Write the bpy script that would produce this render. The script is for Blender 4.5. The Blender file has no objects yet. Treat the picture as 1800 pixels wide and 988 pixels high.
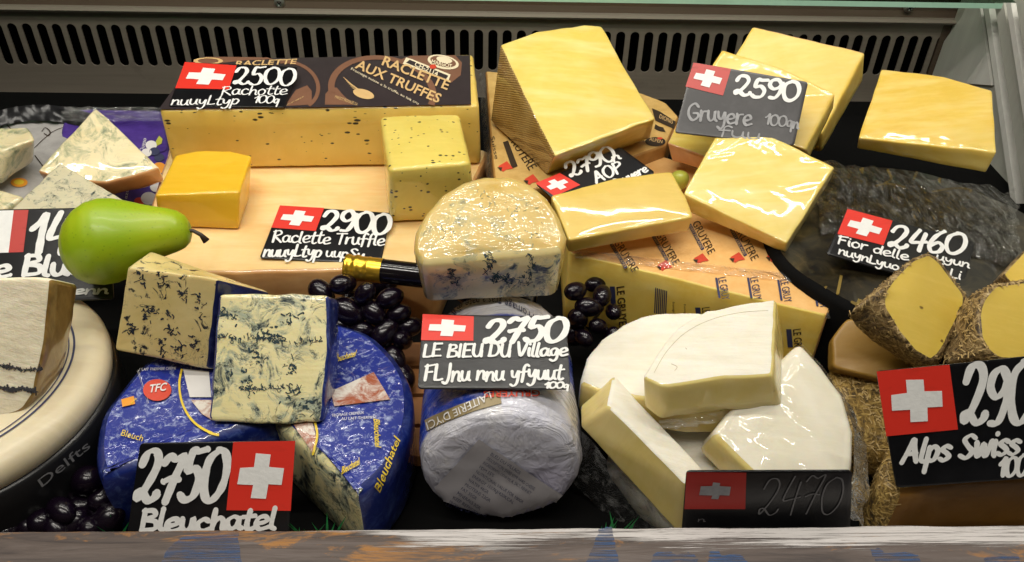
import bpy, bmesh, math, random
from mathutils import Vector, Matrix, noise
from mathutils.bvhtree import BVHTree
R = math.radians
rnd = random.Random(7)
scn = bpy.context.scene
COL = scn.collection

# ------------------------------------------------------------------ camera, world, lamps, exposure
FPX, CX, CY = 1500.0, 900.0, 494.0            # focal length and centre, in pixels of an 1800 px wide picture
CAM = Vector((0, 0, .5))
TH, YAW, RO = R(38), R(2.6), R(1.8)
FW = Vector((math.sin(YAW)*math.cos(TH), math.cos(YAW)*math.cos(TH), -math.sin(TH)))
RT = Vector((math.cos(YAW), -math.sin(YAW), 0))
UP = RT.cross(FW)
RT, UP = RT*math.cos(RO)+UP*math.sin(RO), UP*math.cos(RO)-RT*math.sin(RO)
cd = bpy.data.cameras.new('camera'); cam = bpy.data.objects.new('camera', cd); COL.objects.link(cam)
cd.sensor_width = 36; cd.lens = FPX/1800*36; cd.clip_start = .01; cd.clip_end = 50
m = Matrix((RT, UP, -FW)).transposed().to_4x4(); m.translation = CAM; cam.matrix_world = m
scn.camera = cam

w = bpy.data.worlds.new('World'); scn.world = w; w.use_nodes = True
w.node_tree.nodes['Background'].inputs[0].default_value = (.60, .57, .52, 1)
w.node_tree.nodes['Background'].inputs[1].default_value = .03

def lamp(name, loc, to, sx, sy, power, col):
    l = bpy.data.lights.new(name, 'AREA'); l.shape = 'RECTANGLE'; l.size = sx; l.size_y = sy; l.energy = power; l.color = col
    o = bpy.data.objects.new(name, l); COL.objects.link(o); o.location = loc
    o.rotation_euler = (Vector(to)-Vector(loc)).to_track_quat('-Z', 'Y').to_euler()
    return o
lamp('case_strip_light', (.02, .64, .95), (.02, .52, 0), 1.35, .011, 6.0, (1, .95, .84))
lamp('rear_fill_light', (-.05, .80, .72), (-.05, .98, 0), 1.25, .008, 2.4, (1, .96, .88))  # added lamp, brightens the vent panel and gives extra glints
lamp('front_fill_light', (-.05, .13, 1.25), (0, .45, 0), 1.1, .014, 5.8, (1, .95, .85))  # added fill above the front for faces turned forward
lamp('shop_ceiling_light', (-.5, -.3, 2.2), (0, .5, 0), 1.2, .25, 9, (1, .95, .88))
scn.view_settings.view_transform = 'Standard'; scn.view_settings.look = 'None'
scn.view_settings.exposure = -.04; scn.view_settings.gamma = 1
scn.cycles.use_denoising = True
scn.cycles.max_bounces = 8; scn.cycles.transparent_max_bounces = 12

# ------------------------------------------------------------------ geometry helpers
def ray(x, y): return (FW + RT*((x-CX)/FPX) - UP*((y-CY)/FPX)).normalized()
def at(x, y, z):
    d = ray(x, y); return CAM + d*((z-CAM.z)/d.z)
def atY(x, y, Y):
    d = ray(x, y); return CAM + d*(Y/d.y)
def atX(x, y, X):
    d = ray(x, y); return CAM + d*(X/d.x)
class Plane:
    """a tilted plane through the point of height z seen at ref; tilt leans it towards the front, roll towards the right"""
    def __init__(s, ref, z, tilt=0, roll=0):
        a, b = R(tilt), R(roll)
        s.p = at(ref[0], ref[1], z)
        s.n = Vector((math.sin(b), -math.sin(a)*math.cos(b), math.cos(a)*math.cos(b))).normalized()
    def __call__(s, x, y, off=0.0):
        d = ray(x, y); return CAM + d*((s.p+s.n*off-CAM).dot(s.n)/d.dot(s.n))
class Skin:
    """the surface of a built solid, for prints that lie on it"""
    def __init__(s, bvh, far=.62): s.b = bvh; s.n = None; s.far = far
    def __call__(s, x, y, off=0.0):
        h = s.b.ray_cast(CAM, ray(x, y))
        if h[0] is None: h = s.b.find_nearest(CAM+ray(x, y)*s.far)
        n = h[1] if h[1].dot(ray(x, y)) < 0 else -h[1]
        return h[0] + n*off

def root(name, label, cat, loc, group=None):
    o = bpy.data.objects.new(name, None); o.empty_display_size = .02; COL.objects.link(o); o.location = loc
    o['label'] = label; o['category'] = cat
    if group: o['group'] = group
    return o
def mesh(name, verts, faces, mat, parent=None, smooth=True, kind=None):
    """verts in world space; the object sits at its parent's base"""
    me = bpy.data.meshes.new(name)
    base = Vector((0, 0, 0)); q = parent
    while q is not None: base = base + q.location; q = q.parent
    me.from_pydata([tuple(Vector(v)-base) for v in verts], [], faces)
    me.update()
    if smooth: me.polygons.foreach_set('use_smooth', [True]*len(me.polygons))
    if mat: me.materials.append(mat)
    o = bpy.data.objects.new(name, me); COL.objects.link(o)
    if parent: o.parent = parent
    if kind: o['kind'] = kind
    return o
def tag3(o, label, cat, group=None):
    o['label'] = label; o['category'] = cat
    if group: o['group'] = group
    return o
def box(lo, hi):
    x0, y0, z0 = lo; x1, y1, z1 = hi
    v = [(x0,y0,z0),(x1,y0,z0),(x1,y1,z0),(x0,y1,z0),(x0,y0,z1),(x1,y0,z1),(x1,y1,z1),(x0,y1,z1)]
    f = [(0,3,2,1),(4,5,6,7),(0,1,5,4),(1,2,6,5),(2,3,7,6),(3,0,4,7)]
    return v, f

def loops(P, Q, corner, step, jit, seed):
    """two matching outlines with rounded corners, each point with the side it belongs to"""
    n = len(P); out = []
    def ang(i):
        a = (P[i]-P[i-1]).normalized(); b = (P[(i+1) % n]-P[i]).normalized()
        return math.degrees(a.angle(b, 0))
    cut = []
    for i in range(n):
        lp = (P[i]-P[i-1]).length; ln = (P[(i+1) % n]-P[i]).length
        if ang(i) > 25: cut.append((min(corner/lp, .4), min(corner/ln, .4)))
        else: cut.append((0, 0))
    for i in range(n):
        j = (i+1) % n
        fp, fn = cut[i]
        if fp > 0:
            for k in range(5):
                s = k/4
                pt = []
                for L in (P, Q):
                    A = L[i]+(L[i-1]-L[i])*fp; B = L[i]+(L[j]-L[i])*fn
                    pt.append(A*(1-s)**2+L[i]*2*s*(1-s)+B*s*s)
                out.append((pt[0], pt[1], (i-1) % n if k < 2 else i))
        else: out.append((P[i].copy(), Q[i].copy(), i))
        t0, t1 = fn, 1-cut[j][0]
        L = (P[j]-P[i]).length*(t1-t0); c = max(1, int(L/step))
        for k in range(1, c):
            t = t0+(t1-t0)*k/c
            out.append((P[i].lerp(P[j], t), Q[i].lerp(Q[j], t), i))
    if jit:
        for k, (a, b, e) in enumerate(out):
            a += noise.noise_vector(a*70+Vector((seed, 0, 0)))*jit
            b += noise.noise_vector(b*70+Vector((seed, 5, 0)))*jit
    return out
def loft(P, Q, r=.003, corner=.004, step=.006, jit=.0006, bulge=0.0, seed=0, wob=.0, nz=4, ctr=None, sag=0.0):
    """closed solid between outline P (top) and Q (bottom): verts, faces, face keys ('top','bot',side index)"""
    L = loops(P, Q, corner, step, jit, seed); N = len(L)
    T = [a for a, b, e in L]; B = [b for a, b, e in L]; E = [e for a, b, e in L]
    def nrm(loop):
        s = Vector((0, 0, 0))
        for i in range(len(loop)): s += loop[i-1].cross(loop[i])
        return s.normalized()
    up = sum((a-b for a, b in zip(T, B)), Vector())/N
    rawT, rawB = nrm([p-T[0] for p in T]), nrm([p-B[0] for p in B])
    n = rawT if rawT.dot(up) > 0 else -rawT
    ct = ctr[0] if ctr else sum(T, Vector())/N
    cb = ctr[1] if ctr else sum(B, Vector())/N
    def inset(loop, nn, d, c):
        o = []
        for i in range(N):
            t = (loop[(i+1) % N]-loop[i-1])
            q = nn.cross(t).normalized()
            o.append(loop[i]+q*d)
        return o
    rings = []; key = []
    hs = [(T[i]-B[i]).length for i in range(N)]
    axis = [(T[i]-B[i])/max(hs[i], 1e-6) for i in range(N)]
    rr = [min(r, h*.45) for h in hs]
    for s in (.2, .5, .8):
        rings.append([cb+(B[i]-cb)*s for i in range(N)])
    for th in (80, 45, 15):
        k = 1-math.cos(R(th)); h = 1-math.sin(R(th))
        q = inset(B, rawB, 1, cb)
        rings.append([B[i]+(q[i]-B[i])*rr[i]*k+axis[i]*rr[i]*h for i in range(N)])
    for k in range(1, nz):
        f = k/nz
        rings.append([B[i]+axis[i]*(rr[i]+(hs[i]-2*rr[i])*f) + (0 if not sag else 1)*(T[i]-ct).normalized()*sag*math.sin(math.pi*f) for i in range(N)])
    for th in (15, 45, 80):
        k = 1-math.cos(R(th)); h = 1-math.sin(R(th))
        q = inset(T, rawT, 1, ct)
        rings.append([T[i]+(q[i]-T[i])*rr[i]*k-axis[i]*rr[i]*h for i in range(N)])
    last = rings[-1]
    e1 = (last[0]-ct); e1 = (e1-n*e1.dot(n)).normalized(); e2 = n.cross(e1)
    ru = max(abs((p-ct).dot(e1)) for p in last)*1.05; rv = max(abs((p-ct).dot(e2)) for p in last)*1.05
    for s in (.95, .88, .7, .5, .28):
        g = []
        for i in range(N):
            p = ct+(last[i]-ct)*s; d = p-ct
            p -= n*d.dot(n)*(1-max(0, (s-.8)/.2))
            u_, v_ = d.dot(e1)/ru, d.dot(e2)/rv; q = min(1, (1-s)/.32); q = q*q*(3-2*q)
            g.append(p+n*bulge*q*max(0, 1-u_*u_)*max(0, 1-v_*v_))
        rings.append(g)
    nside = 3+3+(nz-1)+3
    verts = [v for g in rings for v in g]
    faces = []; keys = []
    for k in range(len(rings)-1):
        for i in range(N):
            j = (i+1) % N
            faces.append((k*N+i, k*N+j, (k+1)*N+j, (k+1)*N+i))
            keys.append('bot' if k < 3 else ('top' if k >= nside-1 else E[i]))
    c0 = len(verts); verts.append(cb.copy()); c1 = len(verts); verts.append(ct+n*bulge)
    for i in range(N):
        j = (i+1) % N
        faces.append((c0, j, i)); keys.append('bot')
        o = (len(rings)-1)*N
        faces.append((c1, o+i, o+j)); keys.append('top')
    if wob:
        verts = [v+noise.noise_vector(v*28+Vector((seed*3.1, 0, 1)))*wob for v in verts]
    # consistent outward winding
    v0 = sum((Vector(verts[a]).dot(Vector(verts[b]).cross(Vector(verts[c]))) for a, b, c in ((f[0], f[1], f[2]) for f in faces)), 0.0)
    v0 += sum((Vector(verts[f[0]]).dot(Vector(verts[f[2]]).cross(Vector(verts[f[3]]))) for f in faces if len(f) == 4), 0.0)
    if v0 < 0: faces = [tuple(reversed(f)) for f in faces]
    return verts, faces, keys
def build(o, V, F, K, look, mats):
    """split a solid into its parts: look maps face keys to part names, mats part names to materials"""
    res = {}
    for part in dict.fromkeys(look.get(k, look['*']) for k in K):
        idx = {}; fs = []
        for f, k in zip(F, K):
            if look.get(k, look['*']) != part: continue
            fs.append(tuple(idx.setdefault(i, len(idx)) for i in f))
        res[part] = mesh(part, [V[i] for i in idx], fs, mats[part], o)
    return res
def solid(name, label, cat, top, pl, t, mats, look, bot=None, group=None, Q=None, **kw):
    """a piece with the outline top (picture points on plane pl) and thickness t"""
    P = [pl(*q) for q in top]
    if Q is None:
        Q = [None]*len(P)
        for i, q in (bot or {}).items(): Q[i] = pl(q[0], q[1], -(q[2] if len(q) > 2 else t))
        known = [Q[i]-P[i] for i in range(len(P)) if Q[i] is not None]
        off = sum(known, Vector())/len(known) if known else -pl.n*t
        Q = [q if q is not None else P[i]+off for i, q in enumerate(Q)]
    V, F, K = loft(P, Q, **kw)
    c = sum(Q, Vector())/len(Q); zb = min(v.z for v in V)
    o = root(name, label, cat, (c.x, c.y, zb), group)
    ps = build(o, V, F, K, look, mats)
    return o, Skin(BVHTree.FromPolygons(V, F)), ps

# prints: flat polygons, text and brush strokes laid on a surface function surf(x, y, off)
TXT = {}
def text_geo(s, shear=0, bold=0):
    k = (s, shear, bold)
    if k in TXT: return TXT[k]
    c = bpy.data.curves.new('t', 'FONT'); c.body = s; c.shear = shear; c.offset = bold; c.resolution_u = 3
    o = bpy.data.objects.new('t', c); COL.objects.link(o)
    dg = bpy.context.evaluated_depsgraph_get(); e = o.evaluated_get(dg); me = e.to_mesh()
    v = [(p.co.x, p.co.y) for p in me.vertices]; f = [tuple(p.vertices) for p in me.polygons]
    e.to_mesh_clear(); bpy.data.objects.remove(o); bpy.data.curves.remove(c)
    TXT[k] = (v, f); return TXT[k]
def on(surf, pts, off):
    out = []; last = None
    for p in pts:
        q = surf(p[0], p[1], off)
        if q is None: q = last
        out.append(q); last = q
    first = next(q for q in out if q is not None)
    return [q if q is not None else first for q in out]
def poly(name, pts, surf, off, mat, parent):
    return mesh(name, on(surf, pts, off), [tuple(range(len(pts)))], mat, parent, smooth=False)
def grid_poly(name, quad, surf, off, mat, parent, nu=8, nv=8):
    v = []; f = []
    for j in range(nv+1):
        for i in range(nu+1):
            a, b = i/nu, j/nv
            v.append(tuple((quad[0][k]*(1-a)+quad[1][k]*a)*(1-b)+(quad[3][k]*(1-a)+quad[2][k]*a)*b for k in (0, 1)))
    for j in range(nv):
        for i in range(nu):
            q = j*(nu+1)+i; f.append((q, q+1, q+nu+2, q+nu+1))
    return mesh(name, on(surf, v, off), f, mat, parent)
def ring(name, c, rx, ry, th, surf, off, mat, parent, a0=0, a1=360, rot=0, n=40):
    v = []; f = []
    for i in range(n+1):
        a = R(a0+(a1-a0)*i/n)
        for k in (1, 1-th):
            x, y = rx*k*math.cos(a), ry*k*math.sin(a)
            v.append((c[0]+x*math.cos(R(rot))-y*math.sin(R(rot)), c[1]+x*math.sin(R(rot))+y*math.cos(R(rot))))
    for i in range(n): f.append((2*i, 2*i+1, 2*i+3, 2*i+2))
    return mesh(name, on(surf, v, off), f, mat, parent, smooth=False)
def disc(name, c, rx, ry, surf, off, mat, parent, n=24, rot=0):
    return poly(name, [(c[0]+rx*math.cos(6.2832*i/n)*math.cos(R(rot))-ry*math.sin(6.2832*i/n)*math.sin(R(rot)),
                        c[1]+rx*math.cos(6.2832*i/n)*math.sin(R(rot))+ry*math.sin(6.2832*i/n)*math.cos(R(rot))) for i in range(n)], surf, off, mat, parent)
def printed(name, s, a, b, up, surf, off, mat, parent, shear=0, bold=0, arc=0):
    """type set from picture point a to b, up = picture vector of the letter height"""
    v, f = text_geo(s, shear, bold)
    if not v: return
    W = max(p[0] for p in v); H = .72
    pts = []
    for x, y in v:
        u = x/W; k = y/H
        pts.append((a[0]+(b[0]-a[0])*u+up[0]*k, a[1]+(b[1]-a[1])*u+up[1]*k-arc*4*u*(1-u)))
    return mesh(name, on(surf, pts, off), f, mat, parent, smooth=False)
G = {
 '0': (.72, [[(.38,1),(.1,.82),(.02,.45),(.14,.06),(.38,0),(.62,.25),(.68,.62),(.56,.93),(.34,1)]]),
 '1': (.42, [[(.0,.62),(.2,.8),(.34,1),(.27,.5),(.24,0)]]),
 '2': (.72, [[(.06,.72),(.2,.97),(.46,.98),(.56,.75),(.38,.38),(.1,.04),(.06,.16),(.2,.18),(.42,.0),(.62,.06),(.68,.16)]]),
 '4': (.68, [[(.3,1),(.06,.42),(.3,.4),(.62,.46)], [(.54,.85),(.46,.4),(.42,0)]]),
 '5': (.7, [[(.66,1),(.42,.96),(.24,.97),(.16,.58),(.4,.62),(.56,.4),(.46,.08),(.2,0),(.04,.1)]]),
 '6': (.64, [[(.5,1),(.22,.72),(.07,.32),(.18,.02),(.45,.05),(.54,.3),(.36,.46),(.12,.3)]]),
 '7': (.66, [[(.04,.82),(.2,.97),(.4,.9),(.64,.97),(.44,.5),(.26,0)], [(.12,.44),(.34,.5),(.56,.48)]]),
 '9': (.66, [[(.56,.78),(.4,.98),(.15,.9),(.07,.65),(.25,.48),(.5,.62),(.6,.88),(.55,.42),(.36,.05),(.12,.02)]]),
 'a': (.58, [[(.42,.5),(.25,.6),(.05,.42),(.07,.1),(.22,.01),(.38,.18),(.45,.58),(.43,.12),(.56,.03)]]),
 'c': (.5, [[(.42,.5),(.25,.6),(.05,.4),(.08,.1),(.25,0),(.46,.1)]]),
 'd': (.56, [[(.42,.5),(.22,.58),(.04,.35),(.12,.03),(.35,.1),(.45,.5),(.5,1),(.44,.4),(.46,.0)]]),
 'e': (.52, [[(.06,.28),(.26,.3),(.43,.42),(.33,.6),(.12,.52),(.04,.25),(.18,.01),(.48,.1)]]),
 'f': (.44, [[(.46,.9),(.32,1),(.2,.8),(.18,.4),(.14,-.1)], [(.02,.52),(.4,.56)]]),
 'g': (.54, [[(.42,.5),(.25,.6),(.05,.42),(.1,.1),(.3,.1),(.43,.5),(.42,-.15),(.25,-.38),(.05,-.28)]]),
 'h': (.54, [[(.12,1),(.08,.5),(.05,0)], [(.06,.15),(.14,.45),(.3,.6),(.42,.45),(.42,.1),(.5,.02)]]),
 'i': (.24, [[(.1,.6),(.09,.2),(.14,.0)], [(.12,.86),(.13,.9)]]),
 'l': (.26, [[(.13,1),(.08,.5),(.07,.1),(.18,.0)]]),
 'n': (.54, [[(.06,.6),(.07,.3),(.05,0)], [(.06,.2),(.16,.48),(.3,.6),(.42,.45),(.42,.1),(.52,.02)]]),
 'm': (.74, [[(.06,.6),(.05,0)], [(.06,.2),(.2,.6),(.32,.45),(.32,0)], [(.32,.25),(.46,.6),(.6,.45),(.6,.06),(.7,.02)]]),
 'o': (.54, [[(.25,.6),(.06,.42),(.08,.1),(.26,0),(.44,.18),(.43,.46),(.25,.6)]]),
 'p': (.54, [[(.08,.6),(.06,.1),(.03,-.42)], [(.07,.42),(.25,.62),(.44,.42),(.32,.05),(.07,.08)]]),
 'q': (.54, [[(.42,.5),(.25,.6),(.05,.42),(.1,.08),(.32,.12),(.44,.58),(.4,-.42)]]),
 'r': (.42, [[(.06,.6),(.06,.3),(.05,0)], [(.06,.2),(.16,.52),(.38,.58)]]),
 's': (.46, [[(.4,.54),(.22,.62),(.08,.48),(.28,.3),(.38,.14),(.2,0),(.03,.08)]]),
 't': (.42, [[(.22,.95),(.16,.5),(.15,.12),(.26,0),(.4,.08)], [(.0,.62),(.4,.68)]]),
 'u': (.56, [[(.05,.6),(.06,.18),(.2,0),(.38,.18),(.43,.6),(.43,.15),(.54,.02)]]),
 'w': (.68, [[(.02,.6),(.1,.05),(.2,.05),(.32,.5),(.4,.05),(.5,.05),(.64,.6)]]),
 'v': (.5, [[(.02,.6),(.2,.0),(.44,.6)]]),
 'y': (.54, [[(.05,.6),(.1,.25),(.28,.2),(.43,.6),(.4,-.15),(.22,-.4),(.04,-.3)]]),
 'z': (.5, [[(.05,.55),(.42,.56),(.08,.04),(.46,.06)]]),
 'A': (.72, [[(.02,0),(.2,.5),(.36,1),(.46,.5),(.6,0)], [(.14,.36),(.54,.38)]]),
 'B': (.62, [[(.12,1),(.09,.5),(.06,0)], [(.08,.95),(.4,.96),(.46,.72),(.12,.54),(.5,.44),(.5,.1),(.05,.02)]]),
 'D': (.66, [[(.1,.96),(.08,.5),(.06,.02)], [(.02,.96),(.4,.92),(.58,.5),(.42,.08),(.02,.02)]]),
 'E': (.56, [[(.1,1),(.08,.5),(.07,0)], [(.1,.96),(.5,.98)], [(.08,.5),(.4,.52)], [(.07,.03),(.5,.04)]]),
 'F': (.56, [[(.12,1),(.09,.5),(.06,0)], [(.02,.9),(.54,1)], [(.08,.52),(.42,.55)]]),
 'G': (.7, [[(.6,.82),(.38,1),(.1,.75),(.06,.3),(.3,0),(.58,.2),(.58,.42),(.34,.42)]]),
 'I': (.26, [[(.1,1),(.09,.5),(.08,0)]]),
 'L': (.52, [[(.1,1),(.08,.5),(.07,.02)], [(.07,.03),(.3,.02),(.48,.08)]]),
 'J': (.5, [[(.36,1),(.34,.2),(.2,-.2),(.0,-.1)]]),
 'O': (.74, [[(.36,1),(.1,.8),(.04,.4),(.24,0),(.52,.1),(.66,.5),(.56,.9),(.34,1)]]),
 'P': (.58, [[(.1,1),(.08,.5),(.06,0)], [(.06,.94),(.42,.95),(.5,.68),(.08,.46)]]),
 'R': (.66, [[(.12,1),(.09,.5),(.06,0)], [(.02,.9),(.4,1),(.52,.74),(.1,.5)], [(.12,.5),(.34,.3),(.6,.02)]]),
 'S': (.62, [[(.54,.86),(.34,1),(.12,.82),(.3,.52),(.5,.26),(.3,0),(.04,.12)]]),
 'T': (.62, [[(.34,.98),(.3,.5),(.26,0)], [(.0,.94),(.64,.98)]]),
 'U': (.64, [[(.08,1),(.07,.3),(.26,0),(.48,.2),(.54,1)], [(.54,.5),(.56,.0)]]),
 'V': (.6, [[(.02,1),(.24,0),(.56,.98)]]),
 ' ': (.34, []), '-': (.4, [[(.04,.4),(.34,.42)]]), '.': (.2, [[(.08,.0),(.1,.02)]]), "'": (.16, [[(.08,1),(.06,.8)]]),
}
def spline(pts, n=7):
    if len(pts) < 3: return [tuple(pts[0][k]+(pts[1][k]-pts[0][k])*i/4 for k in (0, 1)) for i in range(5)]
    o = []; P = [pts[0]]+list(pts)+[pts[-1]]
    for i in range(1, len(P)-2):
        p0, p1, p2, p3 = P[i-1:i+3]
        for s in range(n):
            t = s/n
            o.append(tuple(.5*((2*p1[k])+(p2[k]-p0[k])*t+(2*p0[k]-5*p1[k]+4*p2[k]-p3[k])*t*t+(3*p1[k]-p0[k]-3*p2[k]+p3[k])*t**3) for k in (0, 1)))
    o.append(pts[-1]); return o
def ribbon(V, F, pts, surf, off, wid, lift):
    """a brush stroke with round ends along picture points pts"""
    P = on(surf, pts, off+lift)
    n = surf.n if surf.n is not None else (CAM-P[0]).normalized()
    side = []; N = len(P)
    for i in range(N):
        t = P[min(i+1, N-1)]-P[max(i-1, 0)]
        side.append(n.cross(t).normalized() if t.length > 1e-9 else Vector((1, 0, 0)))
    b = len(V)
    for i in range(N):
        sd = side[i]; k = wid*.5*(.70+.42*abs(sd.x*.8+sd.z*.35+sd.y*.2)+.22*noise.noise(P[i]*160))
        up = n*(i*4e-7)
        V.append(P[i]+side[i]*k+up); V.append(P[i]-side[i]*k+up)
    for i in range(N-1): F.append((b+2*i, b+2*i+1, b+2*i+3, b+2*i+2))
    for e, s in ((0, -1), (N-1, 1)):
        t = n.cross(side[e])*-s if False else side[e].cross(n)*s
        d = P[min(e+1, N-1)]-P[max(e-1, 0)]
        if t.dot(d)*s < 0: t = -t
        k = wid*.45; c = len(V)
        V.append(P[e]+n*(e*4e-7)+n*2e-6)
        for j in range(7):
            a = math.pi*j/6
            V.append(P[e]+side[e]*k*math.cos(a)+t*k*math.sin(a)+n*(e*4e-7)+n*2e-6)
        for j in range(6): F.append((c, c+1+j, c+2+j))
def hand(name, s, a, b, up, surf, off, wid, mat, parent, rough=.03, bow=0, seed=1):
    """hand-painted writing from picture point a to b"""
    rr = random.Random(seed*31+len(s)); W = sum(G.get(c, G[' '])[0] for c in s)
    V = []; F = []; x = 0; lift = 0
    for c in s:
        wd, st = G.get(c, G[' '])
        dy = rr.uniform(-rough, rough)*1.6; sl = 1+rr.uniform(-.06, .06)
        for g in st:
            pts = []
            for (u, v) in spline(g):
                U = (x+u)/W; k = v*sl+dy
                pts.append((a[0]+(b[0]-a[0])*U+up[0]*k, a[1]+(b[1]-a[1])*U+up[1]*k-bow*4*U*(1-U)))
            lift += 1.2e-5
            ribbon(V, F, pts, surf, off, wid, lift)
        x += wd
    return mesh(name, V, F, mat, parent, smooth=False)
def mould(name, paths, surf, mat, parent, n=30, spread=4, wid=(.0003, .0009), seed=1, step=3):
    """specks and short streaks of mould strewn along picture paths"""
    rr = random.Random(seed); V = []; F = []
    for p in paths:
        P = spline(p)
        for i in range(n):
            x, y = P[rr.randrange(len(P))]; x += rr.gauss(0, spread); y += rr.gauss(0, spread); g = [(x, y)]
            for k in range(rr.choice((1, 2, 3))): x += rr.gauss(0, step); y += rr.gauss(0, step); g.append((x, y))
            ribbon(V, F, spline(g, 3), surf, .0002, rr.uniform(*wid), i*4e-6)
    return mesh(name, V, F, mat, parent, smooth=False)
def scrawl(name, strokes, surf, off, wid, mat, parent):
    V = []; F = []
    for i, g in enumerate(strokes): ribbon(V, F, spline(g), surf, off, wid, i*1.2e-5)
    return mesh(name, V, F, mat, parent, smooth=False)

# ------------------------------------------------------------------ materials
class Mat:
    def __init__(s, name):
        s.m = bpy.data.materials.new(name); s.m.use_nodes = True
        s.t = s.m.node_tree; s.p = s.t.nodes['Principled BSDF']; s._co = None
    def n(s, typ, **kw):
        x = s.t.nodes.new(typ)
        for k, v in kw.items():
            if k == 'i':
                for kk, vv in v.items(): s.set(x, kk, vv)
            else: setattr(x, k, v)
        return x
    def set(s, node, key, v):
        sock = node.inputs[key]
        if isinstance(v, bpy.types.NodeSocket): s.t.links.new(v, sock)
        else:
            if hasattr(sock.default_value, '__len__') and not isinstance(v, (int, float)):
                if len(sock.default_value) == 4 and len(v) == 3: v = (*v, 1)
            sock.default_value = v
    def P(s, **kw):
        for k, v in kw.items(): s.set(s.p, k.replace('_', ' '), v)
        return s
    def co(s, scale=(1, 1, 1), rot=(0, 0, 0), loc=(0, 0, 0)):
        if s._co is None: s._co = s.n('ShaderNodeTexCoord').outputs['Object']
        if scale == (1, 1, 1) and rot == (0, 0, 0) and loc == (0, 0, 0): return s._co
        mp = s.n('ShaderNodeMapping'); s.t.links.new(s._co, mp.inputs[0])
        mp.inputs['Scale'].default_value = scale; mp.inputs['Rotation'].default_value = rot; mp.inputs['Location'].default_value = loc
        return mp.outputs[0]
    def noise(s, sc, det=3, rough=.55, dist=0, vec=None, typ='FBM'):
        x = s.n('ShaderNodeTexNoise', noise_type=typ); s.t.links.new(vec or s.co(), x.inputs['Vector'])
        x.inputs['Scale'].default_value = sc; x.inputs['Detail'].default_value = det
        x.inputs['Roughness'].default_value = rough; x.inputs['Distortion'].default_value = dist
        return x.outputs['Fac']
    def voro(s, sc, vec=None, out='Distance', feat='F1', rnd_=1):
        x = s.n('ShaderNodeTexVoronoi', feature=feat); s.t.links.new(vec or s.co(), x.inputs['Vector'])
        x.inputs['Scale'].default_value = sc; x.inputs['Randomness'].default_value = rnd_
        return x.outputs[out]
    def ramp(s, f, *stops, interp='LINEAR'):
        x = s.n('ShaderNodeValToRGB'); s.t.links.new(f, x.inputs[0]); x.color_ramp.interpolation = interp
        e = x.color_ramp.elements
        while len(e) < len(stops): e.new(.5)
        for k, (p, c) in enumerate(stops):
            e[k].position = p; e[k].color = (*c, 1) if hasattr(c, '__len__') else (c, c, c, 1)
        return x.outputs[0]
    def mix(s, f, a, b):
        x = s.n('ShaderNodeMix', data_type='RGBA')
        s.set(x, 0, f)
        for k, v in ((6, a), (7, b)):
            if isinstance(v, bpy.types.NodeSocket): s.t.links.new(v, x.inputs[k])
            else: x.inputs[k].default_value = (*v, 1)
        return x.outputs[2]
    def math(s, op, a, b=0.0, c=None):
        x = s.n('ShaderNodeMath', operation=op)
        for k, v in enumerate((a, b) if c is None else (a, b, c)):
            if isinstance(v, bpy.types.NodeSocket): s.t.links.new(v, x.inputs[k])
            else: x.inputs[k].default_value = v
        return x.outputs[0]
    def bump(s, h, strength=.3, dist=.001, normal=None):
        x = s.n('ShaderNodeBump'); s.t.links.new(h, x.inputs['Height'])
        x.inputs['Strength'].default_value = strength; x.inputs['Distance'].default_value = dist
        if normal: s.t.links.new(normal, x.inputs['Normal'])
        return x.outputs[0]
    def wrap(s, weight=1, wr=.35, sc=45, stretch=(1, 1, 1), rot=(0, 0, 0), rough=.05, dist=.0016, fine=.3):
        """tight cling film over the surface: a clear coat with its own wrinkles"""
        v = s.co(stretch, rot)
        a = s.noise(sc, 2, .5, .8, v); b = s.noise(sc*3.3, 2, .5, .3, s.co((1, .35, 1), (.3, .2, .7)), 'RIDGED_MULTIFRACTAL')
        h = s.math('ADD', a, s.math('MULTIPLY', b, fine*.25))
        s.P(Coat_Weight=weight, Coat_Roughness=rough, Coat_IOR=1.5, Coat_Normal=s.bump(h, wr, dist))
        return s

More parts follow.
